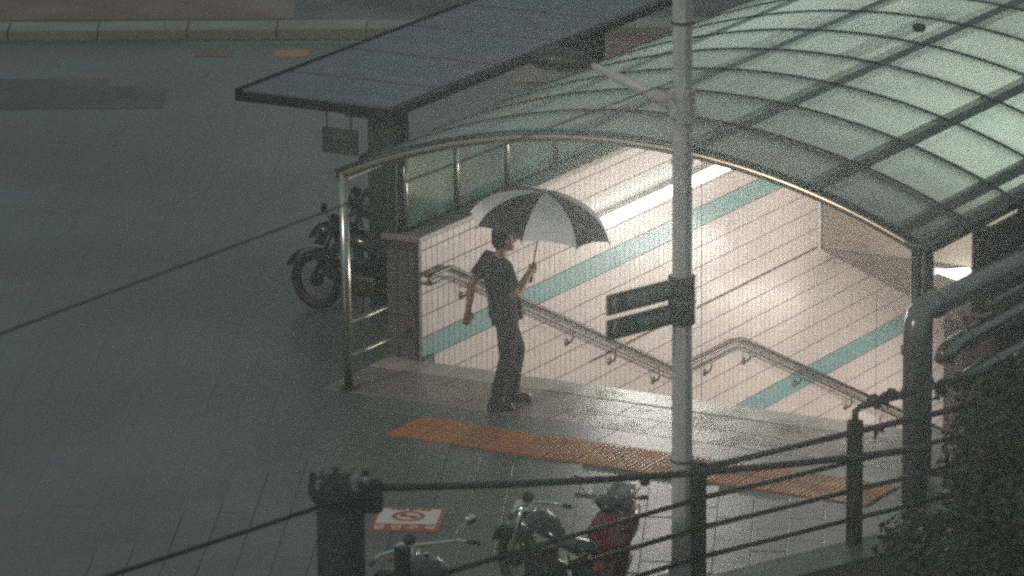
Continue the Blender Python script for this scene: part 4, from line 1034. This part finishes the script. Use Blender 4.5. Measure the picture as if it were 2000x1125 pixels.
umb = thing('umbrella', 'open umbrella with alternating white and dark grey panels above the walking person', 'umbrella', tuple(HP), hang); BASE[umb.name] = Vector((0, 0, 0))
axu = Vector((0.16, -0.05, 1)).normalized()
apex = UHW + axu * 0.68 + Vector((0.0, 0.0, 0))
uq = Vector((0, 0, 1)).rotation_difference(axu).to_matrix()
obj('shaft', MB().tube([UHW - axu * 0.10, apex + axu * 0.03], 0.0065, 8), M_darkmetal, umb, local=True, smooth=True)
obj('handle', MB().tube([UHW + axu * 0.05, UHW - axu * 0.10, UHW - axu * 0.13], [0.015, 0.016, 0.012], 10), M_black, umb, local=True, smooth=True)
obj('ferrule', MB().lathe([(0.012, 0.0), (0.009, 0.03), (0.0, 0.05)], apex, axis=axu, seg=10), M_black, umb, local=True)
UR, UD = 0.625, 0.315
def upt(a, s, scal=0.0):
    # s 0..1 along the rib; dome profile; panels sag between ribs
    r = UR * math.sin(s * R_(78)) / math.sin(R_(78)); z = -UD * (1 - math.cos(s * R_(78))) / (1 - math.cos(R_(78)))
    r *= (1 - scal * 0.075 * s); z += scal * 0.03 * s * s
    return apex + uq @ Vector((r * math.cos(a), r * math.sin(a), z))
NP = 8; A0 = R_(-79)
for k in range(NP):
    m_ = MB(); a0 = A0 + 2 * math.pi * k / NP; na, ns = 6, 8; vs = []
    for i in range(ns + 1):
        for j in range(na + 1):
            q = j / na; a = a0 + q * 2 * math.pi / NP; sc_ = 4 * q * (1 - q)
            vs.append(upt(a, 0.02 + 0.98 * i / ns, sc_))
    fcs = [(i * (na + 1) + j, (i + 1) * (na + 1) + j, (i + 1) * (na + 1) + j + 1, i * (na + 1) + j + 1) for i in range(ns) for j in range(na)]
    o = obj('panel', m_.add(vs, fcs), M_umb_white if k % 2 else M_umb_dark, umb, local=True, smooth=True)
    o['label'] = 'white panel' if k % 2 else 'dark grey panel'
    obj('rib', MB().tube([upt(a0, s / 8) - axu * 0.006 for s in range(9)], 0.003, 5), M_darkmetal, umb, local=True)
    tipd = (upt(a0, 1) - upt(a0, 0.97)).normalized()
    obj('rib_tip', MB().tube([upt(a0, 1), upt(a0, 1) + tipd * 0.022], 0.005, 6), M_darkmetal, umb, local=True)

# ================================================================== RAIN HAZE
hz_ = MB().span((-95, -80, -7.0), (75, 90, 16.5))
haze = obj('haze', hz_, M_conc, kind='stuff')
hm = bpy.data.materials.new('rain_haze'); hm.use_nodes = True
hn, hl_ = hm.node_tree.nodes, hm.node_tree.links
hn.remove(hn['Principled BSDF'])
pv = hn.new('ShaderNodeVolumePrincipled'); pv.inputs['Color'].default_value = (0.86, 0.92, 0.92, 1)
pv.inputs['Density'].default_value = 0.0035; pv.inputs['Anisotropy'].default_value = 0.90
hl_.new(pv.outputs[0], hn['Material Output'].inputs['Volume'])
haze.data.materials.clear(); haze.data.materials.append(hm)
